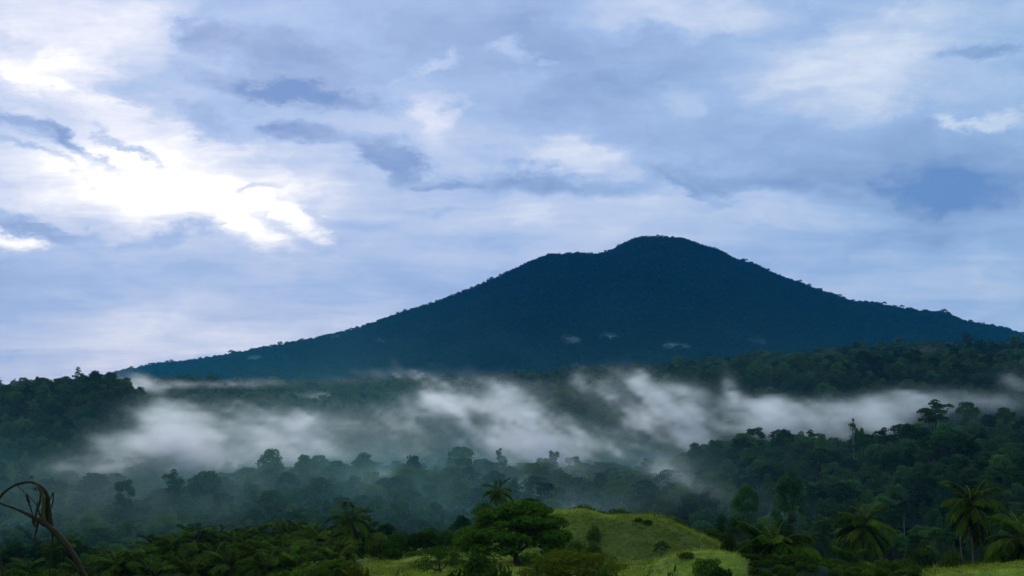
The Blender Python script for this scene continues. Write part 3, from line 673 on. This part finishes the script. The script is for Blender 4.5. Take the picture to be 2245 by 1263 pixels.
# ------------------------------------------------------------------ coconut palms
def frond_mesh(name, e0, droop, mat, seed, hang=0.6, pairs=44):
    """one frond of unit length along +X: arched midrib with two combs of leaflets"""
    r = np.random.default_rng(seed); g = Geo(); p = np.zeros(3); P = [p.copy()]; D = []; n = 14
    for i in range(n):
        e = e0 - droop * ((i + 0.5) / n) ** 1.25; d = np.array([math.cos(e), 0, math.sin(e)]); D.append(d); p = p + d / n; P.append(p.copy())
    P = np.array(P); D = np.array(D + [D[-1]])
    g.tube(P, np.linspace(0.013, 0.003, n + 1), 4, mat=1)
    C, A, B, T = [], [], [], []
    for k in range(pairs):
        s = 0.13 + 0.87 * (k + 0.5) / pairs; f = s * n; i = min(int(f), n - 1); w = f - i
        q = P[i] * (1 - w) + P[i + 1] * w; d = D[i]; up = np.array([-d[2], 0, d[0]])
        ln = 0.31 * (0.35 + 0.65 * math.sin(math.pi * min(1, (s - 0.05) * 0.95)) ** 0.7) * r.uniform(.85, 1.1)
        for sd in (-1, 1):
            v = np.array([0, sd * 0.75, 0]) + d * 0.5 - up * 0.12 + np.array([0, 0, -hang * r.uniform(.7, 1.3)]); v /= np.linalg.norm(v)
            wd = np.cross(v, np.array([0, 0, 1.]) + r.normal(size=3) * .25); wd /= np.linalg.norm(wd) + 1e-6
            C.append(q + v * ln * 0.5); A.append(v * ln * 0.5); B.append(wd * 0.024); T.append(np.clip(0.5 + r.normal(0, .16), 0, 1))
    g.quads(np.array(C), np.array(A), np.array(B), np.array(T), 0)
    return g.mesh(name, [mat, M_RACHIS])
FR = {'spear': [frond_mesh('frond', 1.42, 0.55, M_PALM, 1, 0.12)], 'up': [frond_mesh('frond', 1.2, 1.0, M_PALM, 2, .3), frond_mesh('frond', 1.05, 1.25, M_PALM, 3, .4)],
      'mid': [frond_mesh('frond', 0.7, 1.35, M_PALM, 4, .6), frond_mesh('frond', 0.55, 1.5, M_PALM, 5, .7)], 'out': [frond_mesh('frond', 0.2, 1.35, M_PALM, 6, .8), frond_mesh('frond', 0.05, 1.2, M_PALM, 7, .8)],
      'down': [frond_mesh('frond', -0.45, 1.0, M_PALM, 8, .7), frond_mesh('frond', -0.6, 0.85, M_PALM, 9, .7)], 'dry': [frond_mesh('frond', -1.15, 0.45, M_PALMDRY, 10, .5), frond_mesh('frond', -1.0, 0.55, M_PALMDRY, 11, .5)]}
def unit_trunk(seed):
    g = Geo(); r = np.random.default_rng(seed); b = r.uniform(-.05, .05, 2); n = 16
    g.tube([(b[0] * 12 * math.sin(math.pi * i / n), b[1] * 12 * math.sin(math.pi * i / n), i / n) for i in range(n + 1)], [0.15 * (1.5 - .5 * min(1, i / 2)) * (1 + .06 * (i % 2)) * (1 - 0.25 * i / n) for i in range(n + 1)], 8)
    return g.mesh('trunk', [M_PALMBARK], True)
PT = [unit_trunk(i) for i in range(3)]
def palm(px, pyc, Y, fl, label, group, ring=(2, 5, 6, 6, 5, 0), seed=0):
    r = np.random.default_rng(seed + 900); c = at(px, pyc, Y); base = px_ground(px, Y); h = max(c.z - base.z, 1.0)
    p = empty('coconut_palm', (c.x, c.y, base.z)); tag(p, label, 'palm', group)
    t = bpy.data.objects.new('trunk', PT[seed % 3]); COL.objects.link(t); t.parent = p; t.scale = (1, 1, h + 0.6); t.location = (0, 0, -0.6)
    off = r.uniform(0, 6.28)
    for kind, n in zip(('spear', 'up', 'mid', 'out', 'down', 'dry'), ring):
        off += 0.7
        for k in range(n):
            me = FR[kind][int(r.integers(len(FR[kind])))]
            o = bpy.data.objects.new('frond', me); COL.objects.link(o); o.parent = p
            o.location = (0, 0, h + {'spear': .25, 'up': .18, 'mid': .1, 'out': 0, 'down': -.1, 'dry': -.2}[kind]); o.scale = (fl * r.uniform(.88, 1.1) * (0.72 if kind == 'spear' else 1),) * 3
            o.rotation_euler = (r.uniform(-.18, .18), r.uniform(-.14, .14), off + k * 6.283 / max(n, 1) + r.uniform(-.22, .22))
            if kind == 'dry': o['label'] = 'dead golden brown frond hanging down'
G1, G2 = 'coconut palms on the near slope', 'coconut palms in the grove'
palm(2131, 1108, 205, 5.4, 'tall coconut palm with a golden skirt of hanging dead fronds', G1, (1, 7, 7, 7, 7, 6), 1)
palm(1893, 1155, 212, 5.6, 'dark coconut palm with hanging fronds beyond the smallest palm', G1, (1, 7, 7, 8, 8, 2), 2)
palm(1697, 1216, 160, 6.4, 'low bushy coconut palm with arching fronds, widest crown of all', G1, (2, 9, 10, 10, 7, 1), 3)
palm(2242, 1190, 172, 5.8, 'coconut palm cut by the picture edge beside the bright grass slope', G1, (1, 8, 8, 8, 7, 3), 4)
palm(1862, 1243, 165, 3.7, 'smallest coconut palm, low among the bushes', G1, (2, 6, 6, 6, 3, 0), 5)
palm(768, 1140, 258, 5.2, 'taller coconut palm of the pair left of the shrub row', G1, (2, 5, 5, 6, 6, 3), 6)
palm(806, 1176, 262, 4.8, 'shorter dark coconut palm of the pair, beside the shrub row', G1, (1, 5, 6, 6, 7, 2), 7)
palm(1092, 1078, 300, 4.2, 'lone coconut palm showing just over the big spreading tree', G1, (1, 4, 5, 6, 5, 0), 8)
GROVE = [(235, 1240, 262), (345, 1226, 255), (430, 1212, 262), (516, 1222, 250), (555, 1196, 258), (603, 1210, 246), (633, 1192, 262), (665, 1202, 248), (716, 1192, 240), (132, 1238, 285), (300, 1252, 228), (390, 1248, 222), (470, 1246, 222),
         (548, 1246, 215), (620, 1242, 214), (692, 1240, 208), (175, 1258, 240), (585, 1262, 190), (500, 1268, 195), (660, 1266, 190), (742, 1232, 226), (420, 1270, 195), (255, 1268, 215), (335, 1272, 200), (585, 1225, 232), (690, 1216, 236), (380, 1222, 248), (480, 1206, 270), (60, 1262, 255), (740, 1262, 190)]
rk = ['back', 'second', 'third', 'front']
GL = ['above the wilted stalk', 'nearest the wilted stalk', 'at the thin outer end of the grove', 'in the middle of the grove', 'in the thick of the grove', 'at the inner end of the grove']
for k, (px, py, Y) in enumerate(GROVE):
    row = 'highest row' if py < 1213 else 'middle row' if py < 1245 else 'lowest row'
    where = next(w for e, w in [(110, 'beside the wilted stalk'), (210, 'just past the wilted stalk'), (280, 'at the sparse outer end'), (365, 'in the sparse outer part'), (445, 'before the middle'), (535, 'at the middle'), (595, 'past the middle'), (640, 'in the densest part'), (680, 'beyond the densest part'), (9999, 'at the inner end by the pair of palms')] if px < e)
    palm(px, py + random.uniform(-26, 8), Y, random.uniform(4.3, 5.4), f'grove palm in the {row}, {where}', G2, (1 if k % 3 == 0 else 0, 9, 8, 5, 4, k % 2), 20 + k)

# ------------------------------------------------------------------ undergrowth and grass
BT = [both(make_tree('bush', 340 + i, 420, 0.42)) for i in range(4)]
U = np.concatenate([np.column_stack([RNG.uniform(-0.44, -0.135, 1500), RNG.uniform(150, 300, 1500)]), np.column_stack([RNG.uniform(0.17, 0.46, 900), RNG.uniform(215, 420, 900)]), np.column_stack([RNG.uniform(-0.14, 0.2, 260), RNG.uniform(262, 290, 260)]), np.column_stack([RNG.uniform(0.185, 0.33, 420), RNG.uniform(172, 225, 420)]), np.column_stack([RNG.uniform(0.18, 0.335, 700), RNG.uniform(126, 174, 700)])])
ux, uy = U[:, 0] * U[:, 1], U[:, 1]; k_ = grass_mask(ux, uy) < 0.3; ux, uy = ux[k_], uy[k_]; nu = len(ux)
scatter('undergrowth', 'tangled low undergrowth between the palms and on the banks', BT, [M_SHRUB, M_BARK], np.column_stack([ux, uy, gz(ux, uy) - 0.2]), RNG.uniform(0.45, 1.1, nu) * np.where((ux / uy > .17) & (uy < 226), np.where(uy < 173, .33, .55), 1), RNG.uniform(0, 6.28, nu), RNG.integers(0, 4, nu))

def tuft(seed, n=9, h=0.26, spread=0.3, t0=.5):
    r = np.random.default_rng(seed); g = Geo(); b = r.normal(size=(n, 3)) * [spread, spread, 0]
    v = np.column_stack([r.normal(0, .28, n), r.normal(0, .28, n), np.ones(n)]); v /= np.linalg.norm(v, axis=1)[:, None]; hh = (h * r.uniform(.5, 1.2, n))[:, None]
    w = np.cross(v, r.normal(size=(n, 3))); w /= np.linalg.norm(w, axis=1)[:, None]
    g.quads(b + v * hh * .5, v * hh * .5, w * 0.028, np.clip(r.normal(t0, .16, n), 0, 1)); return g.arrays()
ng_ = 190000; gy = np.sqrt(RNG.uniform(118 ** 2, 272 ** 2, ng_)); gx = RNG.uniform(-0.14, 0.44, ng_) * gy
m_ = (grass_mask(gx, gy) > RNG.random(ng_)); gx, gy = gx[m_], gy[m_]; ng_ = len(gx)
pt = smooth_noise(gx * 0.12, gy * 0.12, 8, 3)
scatter('grass', 'short green grass covering the rolling hill', [tuft(1, t0=.15), tuft(2, t0=.45), tuft(4, t0=.75), tuft(3, 14, 0.75, .35, t0=.3)], [M_GRASS], np.column_stack([gx, gy, gz(gx, gy)]), RNG.uniform(.6, 1.2, ng_) * (1 + 1.2 * np.clip(pt, -.4, .5)) * (1 - .35 * turf_light(gx, gy)), RNG.uniform(0, 6.28, ng_), np.where(RNG.random(ng_) < .035, 3, np.clip(np.round(2.1 * turf_light(gx, gy) + RNG.normal(0, .45, ng_)), 0, 2)).astype(int))  # tuft tone follows the painted light, with shorter tufts where brighter

# ------------------------------------------------------------------ wilted plant close by
def blade(g, px_pts, Y0, widths, mat=0, sides=6, dY=0.0, flat=0.35):
    n = len(px_pts); P = [at(px, py, Y0 + dY * i / max(n - 1, 1)) for i, (px, py) in enumerate(px_pts)]
    Q = []; Wd = []   # smooth the polyline
    for i in range(n - 1):
        p0, p1, p2, p3 = P[max(i - 1, 0)], P[i], P[i + 1], P[min(i + 2, n - 1)]
        for k in range(5):
            t = k / 5; Q.append(0.5 * ((2 * p1) + (p2 - p0) * t + (2 * p0 - 5 * p1 + 4 * p2 - p3) * t * t + (3 * p1 - p0 - 3 * p2 + p3) * t ** 3)); Wd.append(widths[i] * (1 - t) + widths[i + 1] * t)
    Q.append(P[-1]); Wd.append(widths[-1])
    g.tube([q - ORG for q in Q], [w * Y0 / F / 2 * random.uniform(.82, 1.16) for w in Wd], sides, mat, 0.5, flat)
YW = 7.0
ORG = Vector((at(215, 1263, YW).x, YW, gz1(at(215, 1263, YW).x, YW)))
wp = empty('wilted_plant', ORG); tag(wp, 'bent dry stalk with torn hanging leaves, close by at the picture edge', 'plant')
g = Geo(); blade(g, [(300, 1560), (240, 1380), (188, 1268), (160, 1215), (126, 1172), (98, 1148), (66, 1130), (30, 1114), (-30, 1092)], YW, [18, 18, 18, 19, 21, 21, 13, 8, 7], 0, 8, 0, .6)
link_mesh('stalk', g.mesh('stalk', [M_WILT], True), wp)
for nm, path, wd, dY, mt in [
    ('leaf_stem', [(-40, 1140), (0, 1090), (16, 1074), (38, 1062), (64, 1057), (80, 1061), (95, 1072), (104, 1090), (105, 1112), (108, 1135), (112, 1158)], [8, 8, 7, 7, 7, 8, 9, 12, 14, 16, 14], .06, M_WILT),
    ('torn_leaf', [(78, 1060), (88, 1075), (88, 1098), (80, 1122), (77, 1145)], [5, 9, 13, 12, 8], -.05, M_WILT), ('torn_leaf', [(36, 1064), (58, 1083), (74, 1099), (82, 1112)], [4, 6, 8, 5], .04, M_WILT),
    ('torn_leaf', [(58, 1084), (64, 1104), (72, 1130), (76, 1152)], [5, 8, 7, 5], .08, M_WILT), ('torn_leaf', [(92, 1075), (96, 1100), (95, 1128), (100, 1150)], [6, 16, 26, 20], .03, M_WILTG),
    ('torn_leaf', [(84, 1142), (80, 1162), (76, 1182), (77, 1199)], [14, 11, 8, 2], -.06, M_WILT), ('torn_leaf', [(72, 1130), (74, 1146), (78, 1156)], [6, 8, 5], -.03, M_WILT),
    ('torn_leaf', [(114, 1164), (115, 1190), (111, 1220), (108, 1268), (107, 1330)], [9, 9, 9, 6, 5], -.04, M_WILT), ('torn_leaf', [(132, 1180), (138, 1198), (148, 1212)], [5, 4, 2], -.05, M_WILT),
    ('torn_leaf', [(104, 1105), (112, 1090), (117, 1080), (116, 1100), (110, 1122)], [3, 6, 7, 6, 4], .02, M_WILT), ('torn_leaf', [(82, 1098), (84, 1118), (92, 1140), (104, 1152)], [4, 10, 14, 14], .0, M_WILTG)]:
    g = Geo(); blade(g, path, YW, wd, 0, 6, dY, .3 if nm == 'torn_leaf' else .8)
    link_mesh(nm, g.mesh(nm, [mt], True), wp)
for px, py in ((69, 1046), (77, 1072)):       # shrivelled tips on thread-thin stalks
    g = Geo(); blade(g, [(px + 6, py + 14), (px + 3, py + 6), (px, py)], YW, [1.2, 1.2, 1.5], 0, 4)
    for q in ((-7, -1), (-4, 3), (4, 3), (7, 0), (2, -4)): blade(g, [(px, py), (px + q[0] * .6, py + q[1]), (px + q[0], py + q[1] * .3)], YW, [3.5, 4, 1.0], 0, 5)
    link_mesh('shrivelled_tip', g.mesh('shrivelled_tip', [M_WILT], True), wp)
ORG = Vector((at(-20, 1263, 6.5).x, 6.5, gz1(at(-20, 1263, 6.5).x, 6.5)))
w2 = empty('dry_stem', ORG); tag(w2, 'short dark dry stem at the lower picture corner', 'plant')
g = Geo(); blade(g, [(-10, 1560), (4, 1330), (8, 1268), (3, 1240), (1, 1216)], 6.5, [10, 9, 9, 8, 3], 0, 6, 0, .7); link_mesh('stem', g.mesh('stem', [M_WILT], True), w2)

# ------------------------------------------------------------------ mist in the valley
def upsample(n, cells, off):
    """cubic B-spline interpolation matrix from a coarse lattice to n samples"""
    m = int(math.ceil(cells)) + 4; A = np.zeros((n, m)); u = np.linspace(0, cells, n) + off; i = np.floor(u).astype(int); t = u - i
    for k, w in enumerate(((1 - t) ** 3 / 6, (3 * t ** 3 - 6 * t ** 2 + 4) / 6, (-3 * t ** 3 + 3 * t ** 2 + 3 * t + 1) / 6, t ** 3 / 6)): A[np.arange(n), i + k] += w
    return A.astype(np.float32)
def fbm3(shape, size, cell, oct, rng, gain=0.55):
    o = np.zeros(shape, np.float32); amp, tot = 1.0, 0.0
    for _ in range(oct):
        Ms = [upsample(shape[k], size[k] / cell[k], 0.3) for k in range(3)]
        lat = rng.normal(size=tuple(M.shape[1] for M in Ms)).astype(np.float32)
        t_ = np.tensordot(Ms[0], lat, (1, 0)); t_ = np.einsum('bj,ajk->abk', Ms[1], t_, optimize=True); t_ = np.einsum('ck,abk->abc', Ms[2], t_, optimize=True)
        o += amp * t_; tot += amp; amp *= gain; cell = [c / 2 for c in cell]
    return o / o.std()

def volume_object(name, label, lo, hi, res, dens, density, color, aniso):
    me = mesh_np(name, np.zeros((dens.size, 3), np.float32), [], [], False, {'amount': dens.astype(np.float32).ravel()})
    o = link_mesh(name, me); o['kind'] = 'stuff'; o['label'] = label
    m = bpy.data.materials.new(name); m.use_nodes = True; nt = m.node_tree; nt.nodes.clear()
    out = N(nt, 'ShaderNodeOutputMaterial'); pv = N(nt, 'ShaderNodeVolumePrincipled', ins={'Density': density, 'Color': color, 'Absorption Color': (1, 1, 1, 1), 'Anisotropy': aniso}); pv.inputs['Density Attribute'].default_value = 'density'
    nt.links.new(pv.outputs[0], out.inputs['Volume'])
    ng = bpy.data.node_groups.new(name, 'GeometryNodeTree'); L = ng.links.new
    ng.interface.new_socket('Geometry', in_out='INPUT', socket_type='NodeSocketGeometry'); ng.interface.new_socket('Geometry', in_out='OUTPUT', socket_type='NodeSocketGeometry')
    gi = ng.nodes.new('NodeGroupInput'); go = ng.nodes.new('NodeGroupOutput'); vc = ng.nodes.new('GeometryNodeVolumeCube')
    vc.inputs['Min'].default_value = lo; vc.inputs['Max'].default_value = hi
    for k, ax in enumerate('XYZ'): vc.inputs['Resolution ' + ax].default_value = res[k]
    po = ng.nodes.new('GeometryNodeInputPosition'); sb = ng.nodes.new('ShaderNodeVectorMath'); sb.operation = 'SUBTRACT'; L(po.outputs[0], sb.inputs[0]); sb.inputs[1].default_value = lo
    ml = ng.nodes.new('ShaderNodeVectorMath'); ml.operation = 'MULTIPLY'; L(sb.outputs[0], ml.inputs[0]); ml.inputs[1].default_value = [(res[k] - 1) / (hi[k] - lo[k]) for k in range(3)]
    ad = ng.nodes.new('ShaderNodeVectorMath'); ad.operation = 'ADD'; L(ml.outputs[0], ad.inputs[0]); ad.inputs[1].default_value = (.5, .5, .5)
    fl = ng.nodes.new('ShaderNodeVectorMath'); fl.operation = 'FLOOR'; L(ad.outputs[0], fl.inputs[0])
    dt = ng.nodes.new('ShaderNodeVectorMath'); dt.operation = 'DOT_PRODUCT'; L(fl.outputs[0], dt.inputs[0]); dt.inputs[1].default_value = (res[1] * res[2], res[2], 1)
    fi = ng.nodes.new('FunctionNodeFloatToInt'); L(dt.outputs['Value'], fi.inputs[0])
    na = ng.nodes.new('GeometryNodeInputNamedAttribute'); na.data_type = 'FLOAT'; na.inputs['Name'].default_value = 'amount'
    si = ng.nodes.new('GeometryNodeSampleIndex'); si.data_type = 'FLOAT'; si.domain = 'POINT'; si.clamp = True
    L(gi.outputs[0], si.inputs['Geometry']); L(na.outputs['Attribute'], si.inputs['Value']); L(fi.outputs[0], si.inputs['Index'])
    L(si.outputs[0], vc.inputs['Density'])
    sm = ng.nodes.new('GeometryNodeSetMaterial'); sm.inputs['Material'].default_value = m; L(vc.outputs[0], sm.inputs[0]); L(sm.outputs[0], go.inputs[0])
    o.modifiers.new('volume', 'NODES').node_group = ng
    me.materials.append(m)
    return o

def mist():
    r = np.random.default_rng(77); lo, hi = (-720.0, 380.0, -78.0), (720.0, 1700.0, 82.0); res = (340, 150, 52)
    size = [hi[k] - lo[k] for k in range(3)]; ax = [np.linspace(lo[k], hi[k], res[k], dtype=np.float32) for k in range(3)]
    X, Y, Z = ax[0][:, None, None], ax[1][None, :, None], ax[2][None, None, :]
    B = [  # photograph x, y, distance, half width px, half depth m, half height px, amount, lean
        (455, 975, 900, 175, 110, 74, 1.1, .3), (380, 926, 960, 90, 100, 36, .6, .3), (530, 945, 930, 90, 100, 38, .6, .4), (250, 1000, 830, 110, 80, 60, .34, 0), (600, 985, 870, 80, 80, 50, .5, .3), (345, 868, 1060, 50, 60, 18, .4, .3),
        (800, 952, 900, 120, 100, 42, 1.15, .5), (880, 975, 890, 110, 90, 44, .9, .5), (740, 985, 870, 90, 80, 40, .55, .3),
        (1020, 892, 960, 75, 80, 32, .95, .4), (1085, 920, 900, 110, 110, 62, 1.1, .6), (1190, 965, 870, 120, 90, 52, 1.0, .6), (1120, 880, 940, 70, 80, 36, .8, .4),
        (1276, 832, 1010, 20, 30, 26, .9, .2), (1262, 862, 1000, 60, 40, 26, .5, .2), (1385, 872, 930, 85, 90, 44, 1.0, .6), (1450, 915, 900, 85, 90, 56, .95, .7), (1520, 960, 880, 80, 80, 44, .9, .7), (1320, 975, 850, 130, 80, 34, .75, .3), (1500, 870, 940, 50, 60, 34, .6, .5),
        (1603, 850, 970, 16, 30, 34, .9, .3), (1625, 895, 950, 34, 40, 34, .8, .7), (1680, 930, 900, 60, 60, 30, .8, .5), (1780, 925, 890, 110, 80, 42, .95, .2), (1700, 895, 940, 40, 60, 30, .6, .4), (1900, 915, 880, 110, 80, 38, .95, 0), (2000, 885, 910, 90, 80, 30, .8, -.1), (1930, 885, 920, 70, 80, 26, .6, 0),
        (2228, 858, 920, 26, 40, 42, .9, .3), (2200, 890, 890, 60, 60, 26, .7, 0), (2110, 885, 890, 70, 60, 26, .6, 0),
        (1500, 1020, 600, 60, 60, 60, .40, .5), (1530, 1090, 520, 60, 60, 60, .30, .5), (1300, 1050, 620, 260, 70, 50, .34, 0), (1180, 1020, 690, 120, 60, 34, .5, 0), (700, 1075, 600, 420, 80, 60, .16, 0), (240, 1070, 640, 240, 80, 70, .22, 0), (1340, 1105, 480, 200, 60, 44, .24, 0), (430, 1150, 500, 300, 70, 60, .10, 0), (1740, 1110, 450, 90, 50, 34, .12, 0), (150, 1120, 560, 200, 80, 80, .14, 0),
        (500, 842, 1500, 130, 80, 9, .42, .6), (380, 846, 1330, 50, 80, 14, .45, .4), (570, 836, 1560, 50, 60, 8, .38, 1), (860, 822, 1600, 80, 80, 13, .6, .8), (868, 808, 1620, 12, 40, 20, .5, .3), (292, 836, 1320, 34, 60, 20, .55, .3), (760, 836, 1560, 60, 90, 9, .5, .6), (700, 868, 1400, 80, 60, 10, .4, .5), (820, 868, 1380, 60, 60, 10, .45, .4), (100, 836, 1350, 110, 60, 12, .45, 0), (2040, 766, 1330, 26, 50, 10, .5, .8), (2085, 782, 1330, 30, 50, 8, .4, .5)]
    E = np.zeros(res, np.float32)
    for (px, py, yc, rx, ry, rz, amp, lean) in B:
        c = at(px, py, yc); k = yc / F; sx_, sz = rx * k, rz * k; top = rz * k
        dz = (Z - c.z) / sz; dx = (X - c.x + lean * sz * dz) / sx_; dy = (Y - c.y) / (ry * 0.55)
        E += amp * np.exp(-(dx * dx + dy * dy + dz * dz) * 1.05).astype(np.float32)
    n1 = fbm3(res, size, [36, 240, 24], 5, r, 0.70); n2 = fbm3(res, size, [20, 160, 34], 4, r, 0.72); n3 = fbm3(res, size, [110, 300, 60], 2, r, 0.5)
    for k in range(res[2]):      # the drifts lean with the breeze
        n1[:, :, k] = np.roll(n1[:, :, k], -int(round(0.55 * k)), 0); n2[:, :, k] = np.roll(n2[:, :, k], -int(round(0.8 * k)), 0)
    E = 1.15 * np.tanh(E * 1.0)
    ridge = np.exp(-(n2 / 0.55) ** 2)          # torn filaments
    D = E * np.exp(0.55 * n1 + 0.35 * n3 - 0.25) * (0.52 + 0.90 * ridge) - 0.23
    D = np.clip(D, 0, 2.6) + 0.13 * np.clip(E * np.exp(.5 * n1 + .5 * (ridge - .5)) - .03, 0, 1.2)
    # thin veil lying over the valley floor
    G = gz(np.broadcast_to(X[:, :, 0], res[:2]), np.broadcast_to(Y[:, :, 0], res[:2])).astype(np.float32)
    hgt = Z - G[:, :, None]
    PXv = CX + F * X / Y; left = 0.25 + 0.3 * np.clip((900 - PXv) / 500, 0, 1) + 1.1 * np.exp(-((PXv - 980) / 520) ** 2)
    veil = np.exp(-np.clip(hgt, 0, None) / 26) * np.clip((Y - 380) / 90, 0, 1) * np.clip((1000 - Y) / 200, 0, 1) * (1 + 0.45 * n1) * left
    V = 0.75 * np.clip(veil, 0, 2).astype(np.float32)
    edge = np.ones(res, np.float32)
    for k in range(3):
        q = np.clip(np.minimum(np.arange(res[k]), res[k] - 1 - np.arange(res[k])) / 3.0, 0, 1); edge *= q.reshape([-1 if j == k else 1 for j in range(3)])
    for A in (D, V): A *= edge; A[hgt < -6] = 0; A[A < 0.004] = 0
    volume_object('mist', 'white mist banks drifting across the forested valley', lo, hi, res, D, 0.025, (0.88, 1.0, 0.99, 1), 0.5)
    volume_object('thin_mist', 'thin blue-green veil of mist over the valley trees', lo, hi, res, V, 0.0019, (0.42, 0.92, 0.86, 1), 0.2)
    # air thickening towards the foot of the mountain, with a few small puffs
    lo, hi = (-2300.0, 1720.0, -60.0), (2300.0, 5200.0, 420.0); res = (230, 116, 60); size = [hi[k] - lo[k] for k in range(3)]
    ax = [np.linspace(lo[k], hi[k], res[k], dtype=np.float32) for k in range(3)]; X, Y, Z = ax[0][:, None, None], ax[1][None, :, None], ax[2][None, None, :]
    G = gz(np.broadcast_to(X[:, :, 0], res[:2]), np.broadcast_to(Y[:, :, 0], res[:2])).astype(np.float32); hgt = Z - G[:, :, None]
    n1 = fbm3(res, size, [300, 300, 90], 4, r, 0.6)
    D = 0.02 * np.exp(-np.clip(Z + 20, 0, None) / 110) * np.exp(0.35 * n1) * np.clip((Y - 1720) / 300, 0, 1) * np.clip((5200 - Y) / 800, 0, 1)
    D = D * np.clip((420 - Z) / 60, 0, 1) * np.clip((2300 - np.abs(X)) / 300, 0, 1); D[hgt < -15] = 0; D[D < 0.0003] = 0
    for (px, py, yc, rx, rz, amp) in [(765, 732, 5000, 18, 9, .8), (738, 742, 4900, 10, 6, .8), (840, 750, 4500, 10, 6, .5), (1330, 740, 4300, 22, 8, .8), (1250, 748, 4200, 18, 9, .4), (1425, 774, 3900, 12, 6, .8), (1490, 764, 3900, 24, 8, .8), (1660, 752, 4000, 16, 8, .3), (560, 790, 4800, 18, 9, .3)]:
        x0 = (px - CX) / F * yc; yy = np.arange(2700, 5600, 10.0); zz_ = gz(x0 / yc * yy, yy); q = float(yy[np.argmin(np.abs(proj(x0 / yc * yy, yy, zz_ + 12)[1] - py))])
        c = at(px, py, q); k = q / F; hw = np.array([rx * k * 2.2, 90.0, rz * k * 2.4]); rs = (36, 12, 22); ns = fbm3(rs, list(hw * 2), [hw[0] * .6, 80, hw[2] * .6], 3, r, .65)
        g_ = [np.linspace(-1, 1, m, dtype=np.float32) for m in rs]; A, B_, C_ = g_[0][:, None, None], g_[1][None, :, None], g_[2][None, None, :]
        W_ = np.exp(-(((A + .35 * C_) * 2.2) ** 2 + (B_ * 2) ** 2 + (C_ * 2.2) ** 2)); W_ = np.clip(W_ * (1 + .5 * ns) + .15 * ns * (W_ > .1) - .22, 0, 1) * (np.abs(A) < .98) * (np.abs(B_) < .95) * (np.abs(C_) < .98)
        volume_object('mist_wisp', 'small pale wisp of mist clinging to the mountain forest', tuple(float(v) for v in np.array(c) - hw), tuple(float(v) for v in np.array(c) + hw), rs, W_ * amp * .7, 0.010, (0.55, 0.9, 1.0, 1), 0.2)
    volume_object('mountain_mist', 'thin teal mist and small puffs along the foot of the mountain', lo, hi, res, D, 0.0034, (0.03, 0.82, 1.0, 1), 0.2)
mist()

# ------------------------------------------------------------------ air: far things fade to blue
def haze():
    x0, x1, y0, y1, z0, z1 = -9600, 9600, -450, 9100, float(ZG.min()) - 150, float(ZG.max()) + 60
    V = [(x, y, z) for x in (x0, x1) for y in (y0, y1) for z in (z0, z1)]
    Fs = [(0, 1, 3, 2), (4, 6, 7, 5), (0, 4, 5, 1), (2, 3, 7, 6), (0, 2, 6, 4), (1, 5, 7, 3)]
    me = mesh_np('haze', V, np.array(Fs).ravel(), np.full(6, 4), False)
    m = bpy.data.materials.new('haze'); m.use_nodes = True; nt = m.node_tree; nt.nodes.clear()
    out = N(nt, 'ShaderNodeOutputMaterial'); pv = N(nt, 'ShaderNodeVolumePrincipled', ins={'Density': 3.0e-5, 'Color': (0.03, 0.40, 0.95, 1), 'Absorption Color': (0, 0, 0, 1), 'Anisotropy': 0.0})
    nt.links.new(pv.outputs[0], out.inputs['Volume'])
    o = link_mesh('haze', me, None, [m]); o['kind'] = 'stuff'; o['label'] = 'thin blue haze filling the air'
haze()
